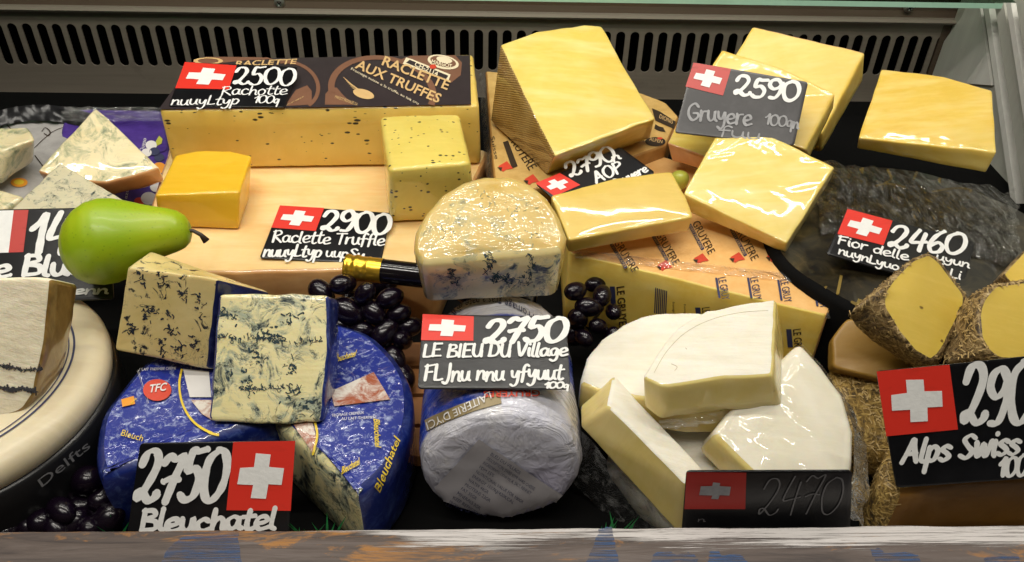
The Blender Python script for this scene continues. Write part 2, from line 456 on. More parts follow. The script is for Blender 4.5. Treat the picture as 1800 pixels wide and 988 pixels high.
def plain(name, col, rough=.5, metal=0, var=.12, sc=40, bump=.0, spec=.5):
    m = Mat(name); f = m.noise(sc, 4)
    c = m.mix(f, tuple(x*(1-var) for x in col), tuple(min(1, x*(1+var)) for x in col))
    m.P(Base_Color=c, Roughness=rough, Metallic=metal); m.set(m.p, 'Specular IOR Level', spec)
    if bump: m.P(Normal=m.bump(m.noise(sc*3, 4), bump))
    return m
def cheese(name, c1, c2, veins=None, specks=None, holes=0, wrap=None, rough=.42, sss=.25, bump=.12, streak=None):
    m = Mat(name)
    f = m.ramp(m.noise(26, 4, .6, .5), (.3, 0.0), (.7, 1.0))
    col = m.mix(f, c1, c2)
    if streak:
        s = m.ramp(m.noise(20, 3, .6, 0, m.co((.6, 3, 3))), (.45, 0.0), (.75, 1.0)); col = m.mix(s, col, streak)
    h = m.math('ADD', m.noise(90, 4), m.math('MULTIPLY', m.noise(30, 4, .7, .2, m.co((1, 9, 1), (.2, .1, .9))), .6))
    col = m.mix(m.math('MULTIPLY', m.ramp(m.noise(24, 5, .7, .2, m.co((1, 8, 1), (.2, .1, .9))), (.5, 0.0), (.72, 1.0)), .28), col, tuple(min(1, x*1.12+.05) for x in c2))
    col = m.mix(m.math('MULTIPLY', m.ramp(m.noise(9, 3, .6), (.5, 0.0), (.7, 1.0)), .38), col, tuple(x*.80 for x in c1))
    if veins:
        n1 = m.noise(veins.get('sc', 45), 6, .7, veins.get('dist', 1.2)); lo, hi = veins.get('patch', (.52, .62))
        patch = m.ramp(n1, (lo, 0.0), (hi, 1.0))
        n2 = m.noise(veins.get('csc', 150), 4, .7, .4); cl, ch = veins.get('core', (.5, .58))
        core = m.math('MULTIPLY', m.ramp(n2, (cl, 0.0), (ch, 1.0)), m.ramp(n1, (lo+veins.get('in', .03), 0.0), (hi+.02, 1.0)))
        ridge = m.math('ABSOLUTE', m.math('SUBTRACT', m.noise(veins.get('rsc', 60), 4, .6, 1.6), .5))
        thin = m.math('MULTIPLY', m.ramp(ridge, (0, 1.0), (.022, 0.0)), m.math('MULTIPLY', m.ramp(m.noise(25, 2), (.5, 0.0), (.6, 1.0)), veins.get('thin', .7)))
        k = m.math('MAXIMUM', core, thin)
        col = m.mix(m.math('MULTIPLY', patch, veins.get('halo', .5)), col, veins.get('hcol', (.30, .36, .28)))
        col = m.mix(m.math('MULTIPLY', k, veins.get('amt', 1)), col, veins.get('col', (.012, .022, .03)))
        h = m.math('SUBTRACT', h, m.math('MULTIPLY', k, 1.1))
    if specks:
        v = m.co(specks.get('str', (1, 1, 1)))
        vv = m.n('ShaderNodeTexVoronoi'); m.t.links.new(v, vv.inputs['Vector']); vv.inputs['Scale'].default_value = specks['sc']
        nz = m.noise(300, 2)
        d = m.math('ADD', vv.outputs['Distance'], m.math('MULTIPLY', m.math('SUBTRACT', nz, .5), .25))
        sx = m.n('ShaderNodeSeparateColor'); m.t.links.new(vv.outputs['Color'], sx.inputs[0])
        d = m.math('DIVIDE', d, m.math('ADD', m.math('MULTIPLY', m.math('POWER', sx.outputs[1], 2.5), 1.25), .35))
        on_ = m.ramp(d, (specks['r']*.7, 1.0), (specks['r'], 0.0))
        pick = m.math('GREATER_THAN', sx.outputs[0], 1-specks['p'])
        k = m.math('MULTIPLY', on_, pick)
        col = m.mix(k, col, specks.get('col', (.03, .025, .015)))
    if holes:
        d = m.voro(55); k = m.ramp(d, (holes*.6, 1.0), (holes, 0.0))
        k = m.math('MULTIPLY', k, m.ramp(m.noise(18, 2), (.5, 0.0), (.6, 1.0)))
        col = m.mix(m.math('MULTIPLY', k, .6), col, tuple(x*.55 for x in c1)); h = m.math('SUBTRACT', h, m.math('MULTIPLY', k, 1.2))
    m.P(Base_Color=col, Roughness=rough, Normal=m.bump(h, bump, .0012))
    m.P(Subsurface_Weight=sss, Subsurface_Radius=(1, .6, .25), Subsurface_Scale=.006)
    if wrap is not None: m.wrap(**wrap)
    return m.m
YW = dict(wr=.45, sc=22, dist=.003, fine=.25)
M = {}
M['gruyere'] = cheese('gruyere_paste', (.76, .56, .095), (.83, .65, .16), wrap=YW, streak=(.88, .73, .29))
M['gruyere_deep'] = cheese('gruyere_deep_paste', (.75, .50, .06), (.81, .57, .10), wrap=YW, streak=(.86, .68, .22))
M['gruyere_back'] = cheese('gruyere_back_paste', (.80, .55, .08), (.85, .62, .13), sss=.3, streak=(.87, .68, .21))
M['bar'] = cheese('bar_paste', (.70, .49, .09), (.77, .56, .13), wrap=dict(wr=.10, sc=9, dist=.004, fine=.1))
M['yellow'] = cheese('yellow_paste', (.82, .48, .014), (.86, .53, .03), wrap=dict(wr=.12, sc=14, dist=.003, fine=.2, weight=.6))
M['racl_truffle'] = cheese('truffle_paste', (.80, .56, .11), (.85, .62, .16), specks=dict(sc=230, r=.27, p=.42, str=(.5, 1, 1.1)), wrap=dict(wr=.12, sc=14, weight=.6))
M['truffle2'] = cheese('truffle_pale_paste', (.74, .58, .11), (.80, .65, .16), specks=dict(sc=270, r=.27, p=.42, str=(.7, 1, 1)), wrap=dict(wr=.12, sc=16, weight=.8))
M['slab'] = cheese('slab_rind', (.84, .58, .24), (.90, .67, .34), wrap=dict(wr=.08, sc=12, weight=.35, rough=.15), sss=.3, streak=(.86, .52, .20))
M['slab_side'] = cheese('slab_side_rind', (.66, .34, .12), (.78, .46, .18), wrap=dict(wr=.25, sc=30), streak=(.56, .27, .08))
def rind_mesh():
    m = Mat('pressed_rind')
    wv = m.n('ShaderNodeTexWave', bands_direction='X'); m.t.links.new(m.co((1, 1, 1), (.3, .2, .5)), wv.inputs[0]); wv.inputs['Scale'].default_value = 150; wv.inputs['Distortion'].default_value = 2
    w2 = m.n('ShaderNodeTexWave', bands_direction='Z'); m.t.links.new(m.co((1, 1, 1), (.3, .2, .5)), w2.inputs[0]); w2.inputs['Scale'].default_value = 150; w2.inputs['Distortion'].default_value = 2
    k = m.math('MULTIPLY', wv.outputs['Fac'], w2.outputs['Fac'])
    c = m.mix(m.ramp(k, (.02, 0.0), (.35, 1.0)), (.20, .095, .015), (.56, .35, .085))
    c = m.mix(m.ramp(m.noise(30, 4), (.45, 0.0), (.7, .5)), c, (.60, .44, .18))
    m.P(Base_Color=c, Roughness=.45, Normal=m.bump(k, .8, .0012)); m.wrap(wr=.3, sc=22)
    return m.m
M['rind_gruy'] = rind_mesh()
M['rind_edge'] = cheese('salmon_rind', (.68, .32, .13), (.78, .42, .18), wrap=YW)
VE = dict(sc=80, w=.035, area=34, lo=.46, hi=.56)
M['blueE'] = cheese('veined_tan_paste', (.68, .53, .20), (.76, .62, .29), veins=dict(sc=85, patch=(.555, .60), csc=90, core=(.30, .42), halo=.25, hcol=(.30, .28, .20), col=(.006, .010, .020), thin=.5, rsc=80), wrap=dict(wr=.12, sc=14, weight=.6), bump=.25)
M['blueF'] = cheese('veined_cream_paste', (.80, .70, .34), (.87, .79, .45), veins=dict(sc=48, patch=(.46, .58), csc=110, core=(.46, .54), halo=.75, hcol=(.27, .35, .29), col=(.008, .022, .030), thin=1), holes=.14, wrap=dict(wr=.3, sc=26, weight=.8), bump=.35)
M['blueB'] = cheese('veined_pale_paste', (.80, .68, .38), (.86, .77, .50), veins=dict(sc=40, patch=(.47, .62), csc=140, core=(.50, .62), halo=.8, hcol=(.33, .37, .20), col=(.14, .18, .12), thin=.3, amt=.8), wrap=dict(wr=.45, sc=30), bump=.25)
M['blueC'] = cheese('speckled_blue_paste', (.62, .57, .38), (.72, .66, .45), veins=dict(sc=100, patch=(.50, .60), csc=170, core=(.46, .56), halo=.4, hcol=(.32, .36, .28), col=(.03, .05, .045), thin=.8, rsc=110), wrap=dict(wr=.45, sc=34), bump=.25)
M['bleu_cut'] = cheese('bleu_cut_paste', (.78, .62, .27), (.86, .71, .36), veins=dict(sc=50, patch=(.50, .60), csc=120, core=(.48, .57), halo=.6, hcol=(.33, .37, .25), col=(.015, .03, .05), thin=.8), wrap=dict(wr=.35, sc=24, weight=.8))
M['bleu_top'] = cheese('bleu_wrapped_rind', (.56, .36, .06), (.72, .56, .22), veins=dict(sc=34, patch=(.50, .64), csc=110, core=(.52, .62), halo=.6, hcol=(.36, .38, .22), col=(.10, .13, .10), thin=.4), wrap=dict(wr=1, sc=66, dist=.0021, fine=.05, rough=.04, stretch=(.6, 1.3, 1)))
M['morbier'] = cheese('crumbly_white_paste', (.84, .74, .53), (.90, .82, .62), holes=.30, bump=1, wrap=dict(wr=.15, sc=14, weight=.35))
M['morbier_rind'] = cheese('brown_rind', (.24, .13, .02), (.48, .31, .09), wrap=dict(wr=.5, sc=30, stretch=(1, 1, .2)), streak=(.13, .07, .01))
M['ash'] = plain('ash_line', (.035, .035, .04), .8, var=.5, sc=300).m
M['mould'] = plain('blue_mould', (.020, .045, .055), .8, var=.5, sc=300).m
M['mould_dark'] = plain('dark_blue_mould', (.008, .012, .022), .8, var=.5, sc=300).m
M['mould_pale'] = plain('pale_green_mould', (.34, .34, .20), .7, var=.4, sc=300).m
M['wheel_white'] = cheese('cream_wax', (.68, .58, .38), (.76, .67, .47), wrap=dict(wr=.15, sc=14, weight=.15, rough=.2))
M['brie_rind'] = cheese('white_bloom_rind', (.76, .71, .57), (.84, .80, .69), rough=.75, bump=.9, sss=.3, specks=dict(sc=45, r=.12, p=.12, col=(.55, .40, .18)), streak=(.88, .85, .76))
M['brie_film'] = cheese('white_rind_under_film', (.76, .71, .55), (.84, .79, .66), wrap=dict(wr=1, sc=17, dist=.015, fine=.06, rough=.03))
M['brie_paste'] = cheese('soft_yellow_paste', (.78, .60, .17), (.85, .69, .29), holes=.09, wrap=dict(wr=.8, sc=45, stretch=(1.5, 1.5, .3), dist=.0022), sss=.4)
M['herb_paste'] = cheese('smooth_yellow_paste', (.66, .46, .06), (.71, .51, .09), specks=dict(sc=70, r=.10, p=.25, col=(.2, .12, .02)), wrap=dict(wr=.1, sc=12, weight=.5))
M['shaded_paste'] = cheese('shaded_cut_paste', (.16, .07, .008), (.22, .10, .014), specks=dict(sc=60, r=.1, p=.2), sss=.2)  # shadow on the low front cut face is put into this colour
M['amber'] = cheese('shaded_piece_paste', (.28, .15, .022), (.35, .20, .035), specks=dict(sc=60, r=.1, p=.2), sss=.2)  # brown tone carries the shade on the cut tucked under the wedges
def hay(name, a, b, c):
    m = Mat(name)
    n1 = m.noise(230, 3, .6, 1.5, m.co((1, .25, .6), (.3, .4, .7))); n2 = m.noise(260, 3, .6, 1.2, m.co((.25, 1, .5), (.7, .1, .3)))
    k = m.math('MAXIMUM', n1, n2)
    col = m.ramp(k, (.42, a), (.55, b), (.7, c))
    m.P(Base_Color=col, Roughness=.75, Normal=m.bump(k, 1, .004)); m.P(Coat_Weight=.25, Coat_Roughness=.25)
    return m.m
M['crease'] = plain('rind_crease_line', (.50, .43, .28), .8, var=.3, sc=200).m
M['hay'] = hay('hay_crust', (.05, .03, .01), (.24, .15, .05), (.55, .40, .18))
M['hay_gold'] = hay('hay_crust_gold', (.06, .035, .006), (.28, .17, .035), (.58, .40, .12))
M['straw'] = plain('straw', (.45, .31, .12), .7, var=.4, sc=200).m
def foil(name, a, b, amt=(.45, .65), sc=60, wr=.7, wsc=45):
    m = Mat(name)
    f = m.ramp(m.noise(sc, 6, .75, .6), (amt[0], 0.0), (amt[1], 1.0))
    m.P(Base_Color=m.mix(f, a, b), Roughness=.4); m.wrap(wr=wr, sc=wsc, dist=.0034, fine=.2, rough=.05)
    return m.m
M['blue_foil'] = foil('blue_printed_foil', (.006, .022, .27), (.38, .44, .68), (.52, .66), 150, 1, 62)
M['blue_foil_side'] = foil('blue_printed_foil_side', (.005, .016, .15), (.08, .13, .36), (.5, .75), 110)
M['navy_foil'] = foil('navy_printed_foil', (.006, .01, .07), (.05, .07, .2), (.5, .8), 110)
M['purple'] = foil('purple_printed_film', (.05, .02, .20), (.10, .05, .32), (.4, .7), 30, .8, 30)
def dome_mat():
    m = Mat('banded_shrink_wrap')
    sx = m.n('ShaderNodeSeparateXYZ'); m.t.links.new(m.co(), sx.inputs[0])
    y = m.math('ADD', sx.outputs['Y'], m.math('MULTIPLY', m.math('SUBTRACT', m.noise(14, 2), .5), .006))
    ys = m.math('ADD', m.math('MULTIPLY', y, 4.0), .5)       # object origin lies at mid length
    wht, blu, gry, lil = (.64, .64, .74), (.012, .06, .50), (.72, .71, .74), (.46, .43, .68)
    col = m.ramp(ys, (0, lil), (.15, wht), (.22, wht), (.275, gry), (.285, blu), (.615, blu), (.625, gry), (.78, wht), (.9, (.36, .35, .44)))
    lbl = m.math('MULTIPLY', m.math('LESS_THAN', ys, .47), m.math('GREATER_THAN', m.math('ADD', sx.outputs['X'], m.math('MULTIPLY', ys, .10)), .026))
    col = m.mix(lbl, col, wht)
    f = m.ramp(m.noise(80, 5, .7), (.5, 0.0), (.75, .55)); col = m.mix(f, col, (.74, .72, .68))
    col = m.mix(m.ramp(m.noise(9, 2), (.52, 0.0), (.68, .55)), col, (.40, .36, .55))
    h = m.math('ADD', m.noise(55, 4, .6, .8, m.co((1, 2.2, 1))), m.math('MULTIPLY', m.noise(30, 3, .6, .5, m.co((.5, 9, .5)), 'RIDGED_MULTIFRACTAL'), .35))
    m.P(Base_Color=col, Roughness=.3, Normal=m.bump(h, .9, .0035)); m.wrap(wr=1, sc=75, stretch=(.7, 2.0, .7), dist=.0022, fine=.3, rough=.05)
    return m.m
M['dome'] = dome_mat()
M['sticker'] = plain('translucent_paper', (.46, .44, .46), .35, var=.12, sc=30).m
def kraft(name, a, b):
    m = Mat(name); c = m.mix(m.ramp(m.noise(70, 6, .7), (.35, 0.0), (.7, 1.0)), a, b)
    m.P(Base_Color=c, Roughness=.5, Normal=m.bump(m.noise(200, 3), .2, .0006)); m.wrap(wr=.14, sc=14, weight=.5, rough=.1)
    return m.m
M['orange'] = kraft('orange_printed_rind', (.80, .44, .14), (.88, .54, .21))
M['kraft'] = kraft('kraft_printed_rind', (.52, .32, .09), (.68, .45, .16))
M['brown_side'] = kraft('brown_rind_side', (.34, .17, .04), (.46, .25, .07))
def black_wheel():
    m = Mat('dark_printed_wrap')
    c = m.ramp(m.noise(38, 5, .7, 1), (.4, (.006, .005, .003)), (.58, (.035, .027, .012)), (.72, (.10, .07, .03)))
    m.P(Base_Color=c, Roughness=.35); m.wrap(wr=1, sc=22, stretch=(1.6, .5, 1), rot=(0, 0, .5), dist=.004, fine=.4, rough=.06)
    return m.m
M['black_wheel'] = black_wheel()
M['black'] = plain('black_plastic', (.012, .012, .013), .3, var=.3).m
M['grey_pack'] = foil('grey_printed_paper', (.30, .29, .28), (.52, .50, .48), (.35, .7), 14, .5, 22)
M['gold_text'] = plain('yellow_print', (.80, .58, .04), .45).m
M['tan_text'] = plain('tan_print', (.66, .44, .19), .5).m
M['cream_text'] = plain('cream_print', (.80, .70, .48), .5).m
M['dark_label'] = plain('dark_label_paper', (.035, .026, .028), .38, var=.25, sc=60).m
M['brown_label'] = plain('brown_label_print', (.20, .095, .055), .42, var=.15, sc=60).m
M['navy_text'] = plain('navy_print', (.035, .04, .10), .5).m
M['ink'] = plain('dark_ink', (.035, .022, .012), .5).m
M['red_print'] = plain('red_print', (.62, .06, .03), .45).m
M['white_print'] = plain('white_print', (.72, .70, .68), .45).m
M['orange_print'] = plain('orange_print', (.80, .32, .03), .45).m
M['berry_print'] = foil('photo_print', (.40, .10, .04), (.80, .74, .66), (.42, .60), 60, .4, 40)
M['paint'] = plain('white_marker_paint', (.80, .80, .78), .5, var=.12, sc=160, bump=.2).m
M['chalk'] = plain('grey_marker_paint', (.30, .30, .31), .6, var=.5, sc=140).m
M['chalk_dim'] = plain('shaded_marker_paint', (.16, .155, .16), .6, var=.5, sc=140).m  # marker paint darkened for shade, for the tag facing away from the lamps
def slate(name, c, rough=.34):
    m = Mat(name); f = m.ramp(m.noise(22, 5, .7), (.45, 0.0), (.75, 1.0))
    m.P(Base_Color=m.mix(f, c, tuple(x*1.8+.003 for x in c)), Roughness=rough, Normal=m.bump(m.noise(120, 3), .1))
    return m.m
M['slate'] = slate('black_tag_plastic', (.005, .005, .006), .28)
M['slate_grey'] = slate('grey_tag_plastic', (.045, .043, .045), .3)
M['slate_mid'] = slate('charcoal_tag_plastic', (.018, .018, .019), .3)
def flagred(name, c, s=.25):
    m = Mat(name); f = m.ramp(m.noise(60, 5, .75, .3, m.co((1, 3, 3))), (.55, 0.0), (.8, s))
    m.P(Base_Color=m.mix(f, c, (.25, .02, .01)), Roughness=.4); return m.m
M['flag'] = flagred('red_flag_paint', (.72, .035, .02))
M['flag_shaded'] = flagred('shaded_red_flag_paint', (.42, .02, .012))  # shaded copy of the flag red, for a tag turned from the light
M['flag_worn'] = flagred('worn_red_flag_paint', (.50, .05, .04), .9)
def pear_mat():
    m = Mat('green_pear_skin')
    c = m.mix(m.ramp(m.noise(22, 4), (.35, 0.0), (.7, 1.0)), (.29, .44, .006), (.40, .50, .010))
    c = m.mix(m.ramp(m.voro(260), (.10, .55), (.2, 0.0)), c, (.16, .26, .01))
    c = m.mix(m.math('MULTIPLY', m.ramp(m.voro(42), (.06, 1.0), (.14, 0.0)), m.ramp(m.noise(60, 3), (.5, 0.0), (.6, .8))), c, (.48, .38, .07))
    m.P(Base_Color=c, Roughness=.42, Subsurface_Weight=.12, Subsurface_Scale=.005, Normal=m.bump(m.noise(60, 3), .06))
    m.P(Coat_Weight=.12, Coat_Roughness=.15)
    return m.m
M['pear'] = pear_mat()
M['stem'] = plain('dark_stem', (.03, .018, .012), .5).m
def grape_mat():
    m = Mat('black_grape_skin')
    c = m.mix(m.ramp(m.noise(120, 4, .7), (.45, 0.0), (.75, .7)), (.003, .001, .004), (.018, .010, .024))
    m.P(Base_Color=c, Roughness=m.ramp(m.noise(90, 4, .7), (.4, .10), (.7, .38))); m.set(m.p, 'Specular IOR Level', .45); return m.m
M['grape'] = grape_mat()
M['green_grape'] = plain('pale_green_skin', (.48, .50, .07), .3).m
M['gold'] = plain('gold_foil', (.85, .52, .05), .28, metal=.85, var=.1).m
M['bottle'] = plain('dark_bottle_foil', (.008, .006, .007), .12).m
def metal(name, c, rough, var=.2, sc=(2, 60, 60)):
    m = Mat(name); f = m.noise(4, 4, .6, 0, m.co(sc))
    d = m.ramp(m.noise(30, 5, .7), (.62, 0.0), (.8, .35))
    col = m.mix(f, tuple(x*(1-var) for x in c), tuple(x*(1+var) for x in c)); col = m.mix(d, col, tuple(x*.35 for x in c))
    m.P(Base_Color=col, Roughness=rough, Metallic=.1); return m.m
M['panel'] = metal('grey_vent_steel', (.26, .22, .18), .4)
M['panel_dark'] = metal('dark_upper_steel', (.10, .07, .05), .2)  # brown reflections are put into this base colour
M['ledge'] = metal('lit_ledge_steel', (.66, .65, .62), .4)  # paler than the vent steel, the light it catches is in the colour
M['void'] = plain('vent_void', (.003, .003, .003), .9).m
M['wall'] = metal('side_wall_steel', (.50, .50, .44), .3, .12, (30, 30, 2))
M['wall_light'] = metal('side_profile_aluminium', (.74, .73, .68), .3, .12, (30, 30, 2))
M['screw'] = plain('screw_zinc', (.55, .56, .52), .3, metal=.8).m
M['deck'] = plain('dark_deck_liner', (.004, .004, .004), .8, spec=.08).m
def glass():
    m = Mat('green_tinted_glass'); nt = m.t; nt.nodes.remove(m.p)
    tr = m.n('ShaderNodeBsdfTransparent'); tr.inputs[0].default_value = (.95, .96, .945, 1); gl = m.n('ShaderNodeBsdfGlossy'); gl.inputs['Roughness'].default_value = .03; gl.inputs['Color'].default_value = (.6, .9, .7, 1)
    fr = m.n('ShaderNodeFresnel'); fr.inputs['IOR'].default_value = 1.5; a = m.n('ShaderNodeMixShader')
    nt.links.new(fr.outputs[0], a.inputs[0]); nt.links.new(tr.outputs[0], a.inputs[1]); nt.links.new(gl.outputs[0], a.inputs[2]); nt.links.new(a.outputs[0], nt.nodes['Material Output'].inputs[0])
    return m.m
M['green_glass'] = glass()
M['glass_rim'] = plain('lit_glass_rim', (.45, .75, .58), .15).m  # pale green paints the light refracted in the glass edge
M['grass'] = plain('plastic_grass', (.015, .20, .05), .4, var=.4, sc=100).m
M['tray_wood'] = plain('tray_wood', (.34, .14, .04), .6, var=.25, sc=60).m
def film(name, op=.10, sc=55, hi=.55, stretch=(1, 1, 1), d=.006):
    m = Mat(name); nt = m.t; nt.nodes.remove(m.p)
    tr = m.n('ShaderNodeBsdfTransparent'); gl = m.n('ShaderNodeBsdfGlossy'); df = m.n('ShaderNodeBsdfDiffuse')
    gl.inputs['Roughness'].default_value = .08; df.inputs['Color'].default_value = (.7, .7, .68, 1)
    h = m.noise(sc, 4, .6, 1.0, m.co(stretch)); nrm = m.bump(h, 1, d); nt.links.new(nrm, gl.inputs['Normal'])
    fr = m.n('ShaderNodeFresnel'); fr.inputs['IOR'].default_value = 1.45; nt.links.new(nrm, fr.inputs['Normal'])
    a = m.n('ShaderNodeMixShader'); nt.links.new(m.math('ADD', m.math('MULTIPLY', fr.outputs[0], .9), .04), a.inputs[0]); nt.links.new(tr.outputs[0], a.inputs[1]); nt.links.new(gl.outputs[0], a.inputs[2])
    b = m.n('ShaderNodeMixShader'); k = m.ramp(m.noise(sc*2, 5, .7, .5, m.co(stretch)), (.5, 0.0), (.8, hi))
    nt.links.new(m.math('ADD', m.math('MULTIPLY', k, .5), op*.4), b.inputs[0]); nt.links.new(a.outputs[0], b.inputs[1]); nt.links.new(df.outputs[0], b.inputs[2])
    nt.links.new(b.outputs[0], nt.nodes['Material Output'].inputs[0])
    return m.m
M['film'] = film('clear_cling_film')
M['film_streaky'] = film('streaky_cling_film', .06, 60, .8, (.4, 1.6, 1))
def board_mat():
    m = Mat('weathered_painted_wood')
    g = m.noise(9, 6, .7, .6, m.co((1, 14, 14))); g2 = m.noise(14, 5, .65, .3, m.co((1, 26, 26), loc=(3, 0, 0)))
    col = m.ramp(g, (.3, (.045, .036, .036)), (.5, (.11, .085, .075)), (.7, (.17, .14, .13)))
    wear = m.ramp(m.noise(11, 6, .75, .8, m.co((1, 4, 4), loc=(5, 0, 0))), (.55, 0.0), (.62, 1.0))
    col = m.mix(m.math('MULTIPLY', wear, m.ramp(g2, (.35, 0.0), (.5, 1.0))), col, (.36, .17, .05))
    sx = m.n('ShaderNodeSeparateXYZ'); m.t.links.new(m.co(), sx.inputs[0])
    X, Y = sx.outputs['X'], sx.outputs['Y']
    g3 = m.noise(16, 6, .75, .5, m.co((1, 60, 60), loc=(2, 0, 0)))
    big = m.noise(7, 2, .5, .6, m.co((1, 6, 6), loc=(1.3, 0, 0)))
    e = m.math('ADD', m.math('MULTIPLY', Y, 26.0), m.ramp(m.math('ADD', X, .5), (.37, 0.0), (.46, .46), (.56, .36), (.63, .5), (.72, .62), (1, .5)))
    e = m.math('ADD', e, m.math('MULTIPLY', m.math('SUBTRACT', big, .5), 1.0))
    e = m.math('ADD', e, m.math('MULTIPLY', m.math('SUBTRACT', g3, .5), 1.1))
    wh = m.ramp(e, (.36, 0.0), (.46, 1.0))
    wh = m.math('MULTIPLY', wh, m.ramp(g3, (.36, .15), (.46, 1.0)))
    col = m.mix(wh, col, (.60, .57, .56))
    h = m.math('ADD', g, m.math('MULTIPLY', wh, .25))
    m.P(Base_Color=col, Roughness=.62, Normal=m.bump(h, .7, .0015)); return m.m
M['board'] = board_mat()
def blue_paint():
    m = Mat('worn_blue_paint'); g = m.noise(9, 6, .7, .6, m.co((1, 14, 14)))
    c = m.mix(m.ramp(m.noise(30, 5, .75, .4, m.co((1, 5, 5))), (.45, 0.0), (.62, .9)), (.03, .085, .22), (.12, .10, .11))
    k = m.ramp(m.noise(14, 6, .75, .5, m.co((1, 40, 40), loc=(2, 0, 0))), (.44, 0.0), (.56, .9))
    m.P(Base_Color=c, Roughness=.6, Normal=m.bump(g, .6, .0012), Alpha=k); return m.m
M['blue_paint'] = blue_paint()

# ------------------------------------------------------------------ the display case
v, f = box((-.75, .325, -.03), (.61, 1.03, 0)); o = mesh('deck', v, f, M['deck'], smooth=False, kind='structure')
# back wall with a row of slots
BY = 1.05; z0, z1 = -.012, .1
pitch = .0182; sw, sz0, sz1 = .0058, .0285, .0835
cells = []; V = []; F = []
def add(vs, fs):
    b = len(V); V.extend(vs); F.extend(tuple(i+b for i in q) for q in fs)
x = -.76
while x < .59:
    xc = x+pitch/2; prof = []
    for k in range(9): a = math.pi*k/8; prof.append((xc+sw*math.cos(a), sz1-sw+sw*math.sin(a)))
    for k in range(9): a = math.pi+math.pi*k/8; prof.append((xc+sw*math.cos(a), sz0+sw+sw*math.sin(a)))
    x0, x1 = x, x+pitch
    # outer points matched to the slot outline
    outp = []
    for (px, pz) in prof:
        if pz > sz1-sw+1e-6: outp.append((px if False else xc+(px-xc)/sw*pitch/2, z1))
        elif pz < sz0+sw-1e-6: outp.append((xc+(px-xc)/sw*pitch/2, z0))
        else: outp.append((x1 if px > xc else x0, pz))
    n = len(prof); vs = []; fs = []
    for (a, b) in prof: vs.append((a, BY, b))
    for (a, b) in outp: vs.append((a, BY, b))
    for (a, b) in prof: vs.append((a, BY+.002, b))
    for i in range(n):
        j = (i+1) % n
        fs.append((i, j, n+j, n+i)); fs.append((j, i, 2*n+i, 2*n+j))
    # close the four corners
    c = len(vs); vs += [(x1, BY, z1), (x0, BY, z1), (x0, BY, z0), (x1, BY, z0)]
    fs += [(n+0, n+1, c), (n+7, n+8, c+1), (n+9, n+10, c+2), (n+16, n+17, c+3)]
    add(vs, fs); x += pitch
wall = mesh('back_wall', [(-.8, BY+.06, -.1), (.8, BY+.06, -.1), (.8, BY+.06, .3), (-.8, BY+.06, .3)], [(0, 1, 2, 3)], M['void'], smooth=False, kind='structure')
mesh('vent_panel', V, F, M['panel'], wall, smooth=False)
x = .592
v, f = box((x, BY-.001, -.03), (.64, BY+.004, .1)); mesh('corner_strip', v, f, M['panel_dark'], wall, smooth=False)
# ledge at the foot of the vents and the dark panel above them
def extr(name, prof, xa, xb, mat, parent=None, kind=None, smooth=False):
    n = len(prof); v = [(xa, a, b) for a, b in prof]+[(xb, a, b) for a, b in prof]
    return mesh(name, v, [(i, i+1, n+i+1, n+i) for i in range(n-1)], mat, parent, smooth, kind)
extr('vent_ledge', [(BY, -.0122), (BY-.004, -.014), (BY-.012, -.030), (BY-.012, -.06)], -.8, .62, M['ledge'], wall)
extr('vent_lip', [(BY, .1), (BY-.006, .1005), (BY-.0075, .1035), (BY-.003, .106), (BY+.004, .106)], -.8, .64, M['panel'], wall)
extr('upper_panel', [(BY+.004, .106), (BY+.012, .112), (BY+.03, .20), (BY+.04, .32)], -.9, .9, M['panel_dark'], wall)
for (px, py) in ((491, 5), (1598, 13)):
    c = atY(px, py, BY+.006); vs = [c+Vector((0, -.003, 0))]; n = 18
    for rr, d in ((.0035, -.003), (.0062, -.0016), (.0066, .001)):
        vs += [c+Vector((rr*math.cos(6.2832*k/n), d, rr*math.sin(6.2832*k/n))) for k in range(n)]
    fs = [(0, 1+k, 1+(k+1) % n) for k in range(n)]
    for q in range(2): fs += [(1+q*n+k, 1+q*n+(k+1) % n, 1+(q+1)*n+(k+1) % n, 1+(q+1)*n+k) for k in range(n)]
    s_ = mesh('screw', vs, fs, M['screw'], wall)
    for a in (.6, .6+math.pi/2):
        d = Vector((math.cos(a), 0, math.sin(a))); e = Vector((-d.z, 0, d.x))*.0006
        p = c+Vector((0, -.0034, 0))
        mesh('screw_slot', [p+d*.0035+e, p+d*.0035-e, p-d*.0035-e, p-d*.0035+e], [(0, 1, 2, 3)], M['void'], s_, smooth=False)
# right end wall
XW = .603
sw_ = mesh('side_wall', [(XW, .2, -.1), (XW, BY, -.1), (XW, BY, .5), (XW, .2, .5)], [(0, 1, 2, 3)], M['wall'], smooth=False, kind='structure')
def wallstrip(name, pts, d, mat):
    P = [atX(a, b, XW-d) for a, b in pts]; Q = [Vector((XW-.0005, p.y, p.z)) for p in P]; n = len(P)
    return mesh(name, P+Q, [tuple(range(n))]+[(i, (i+1) % n, n+(i+1) % n, n+i) for i in range(n)], mat, sw_, smooth=False)
wallstrip('end_panel', [(1690, 30), (1700, 8), (1722, 8), (1742, 150), (1690, 146), (1620, 128)], .004, M['wall_light'])
for (xa, xb, wd, d, mt) in ((1728, 1762, 9, .012, 'wall_light'), (1748, 1786, 16, .02, 'wall'), (1768, 1808, 9, .03, 'wall_light'), (1786, 1832, 20, .036, 'wall')):
    wallstrip('profile_rib', [(xa, 5), (xa+wd, 5), (xb+wd+24, 420), (xb+24, 420)], d, M[mt])
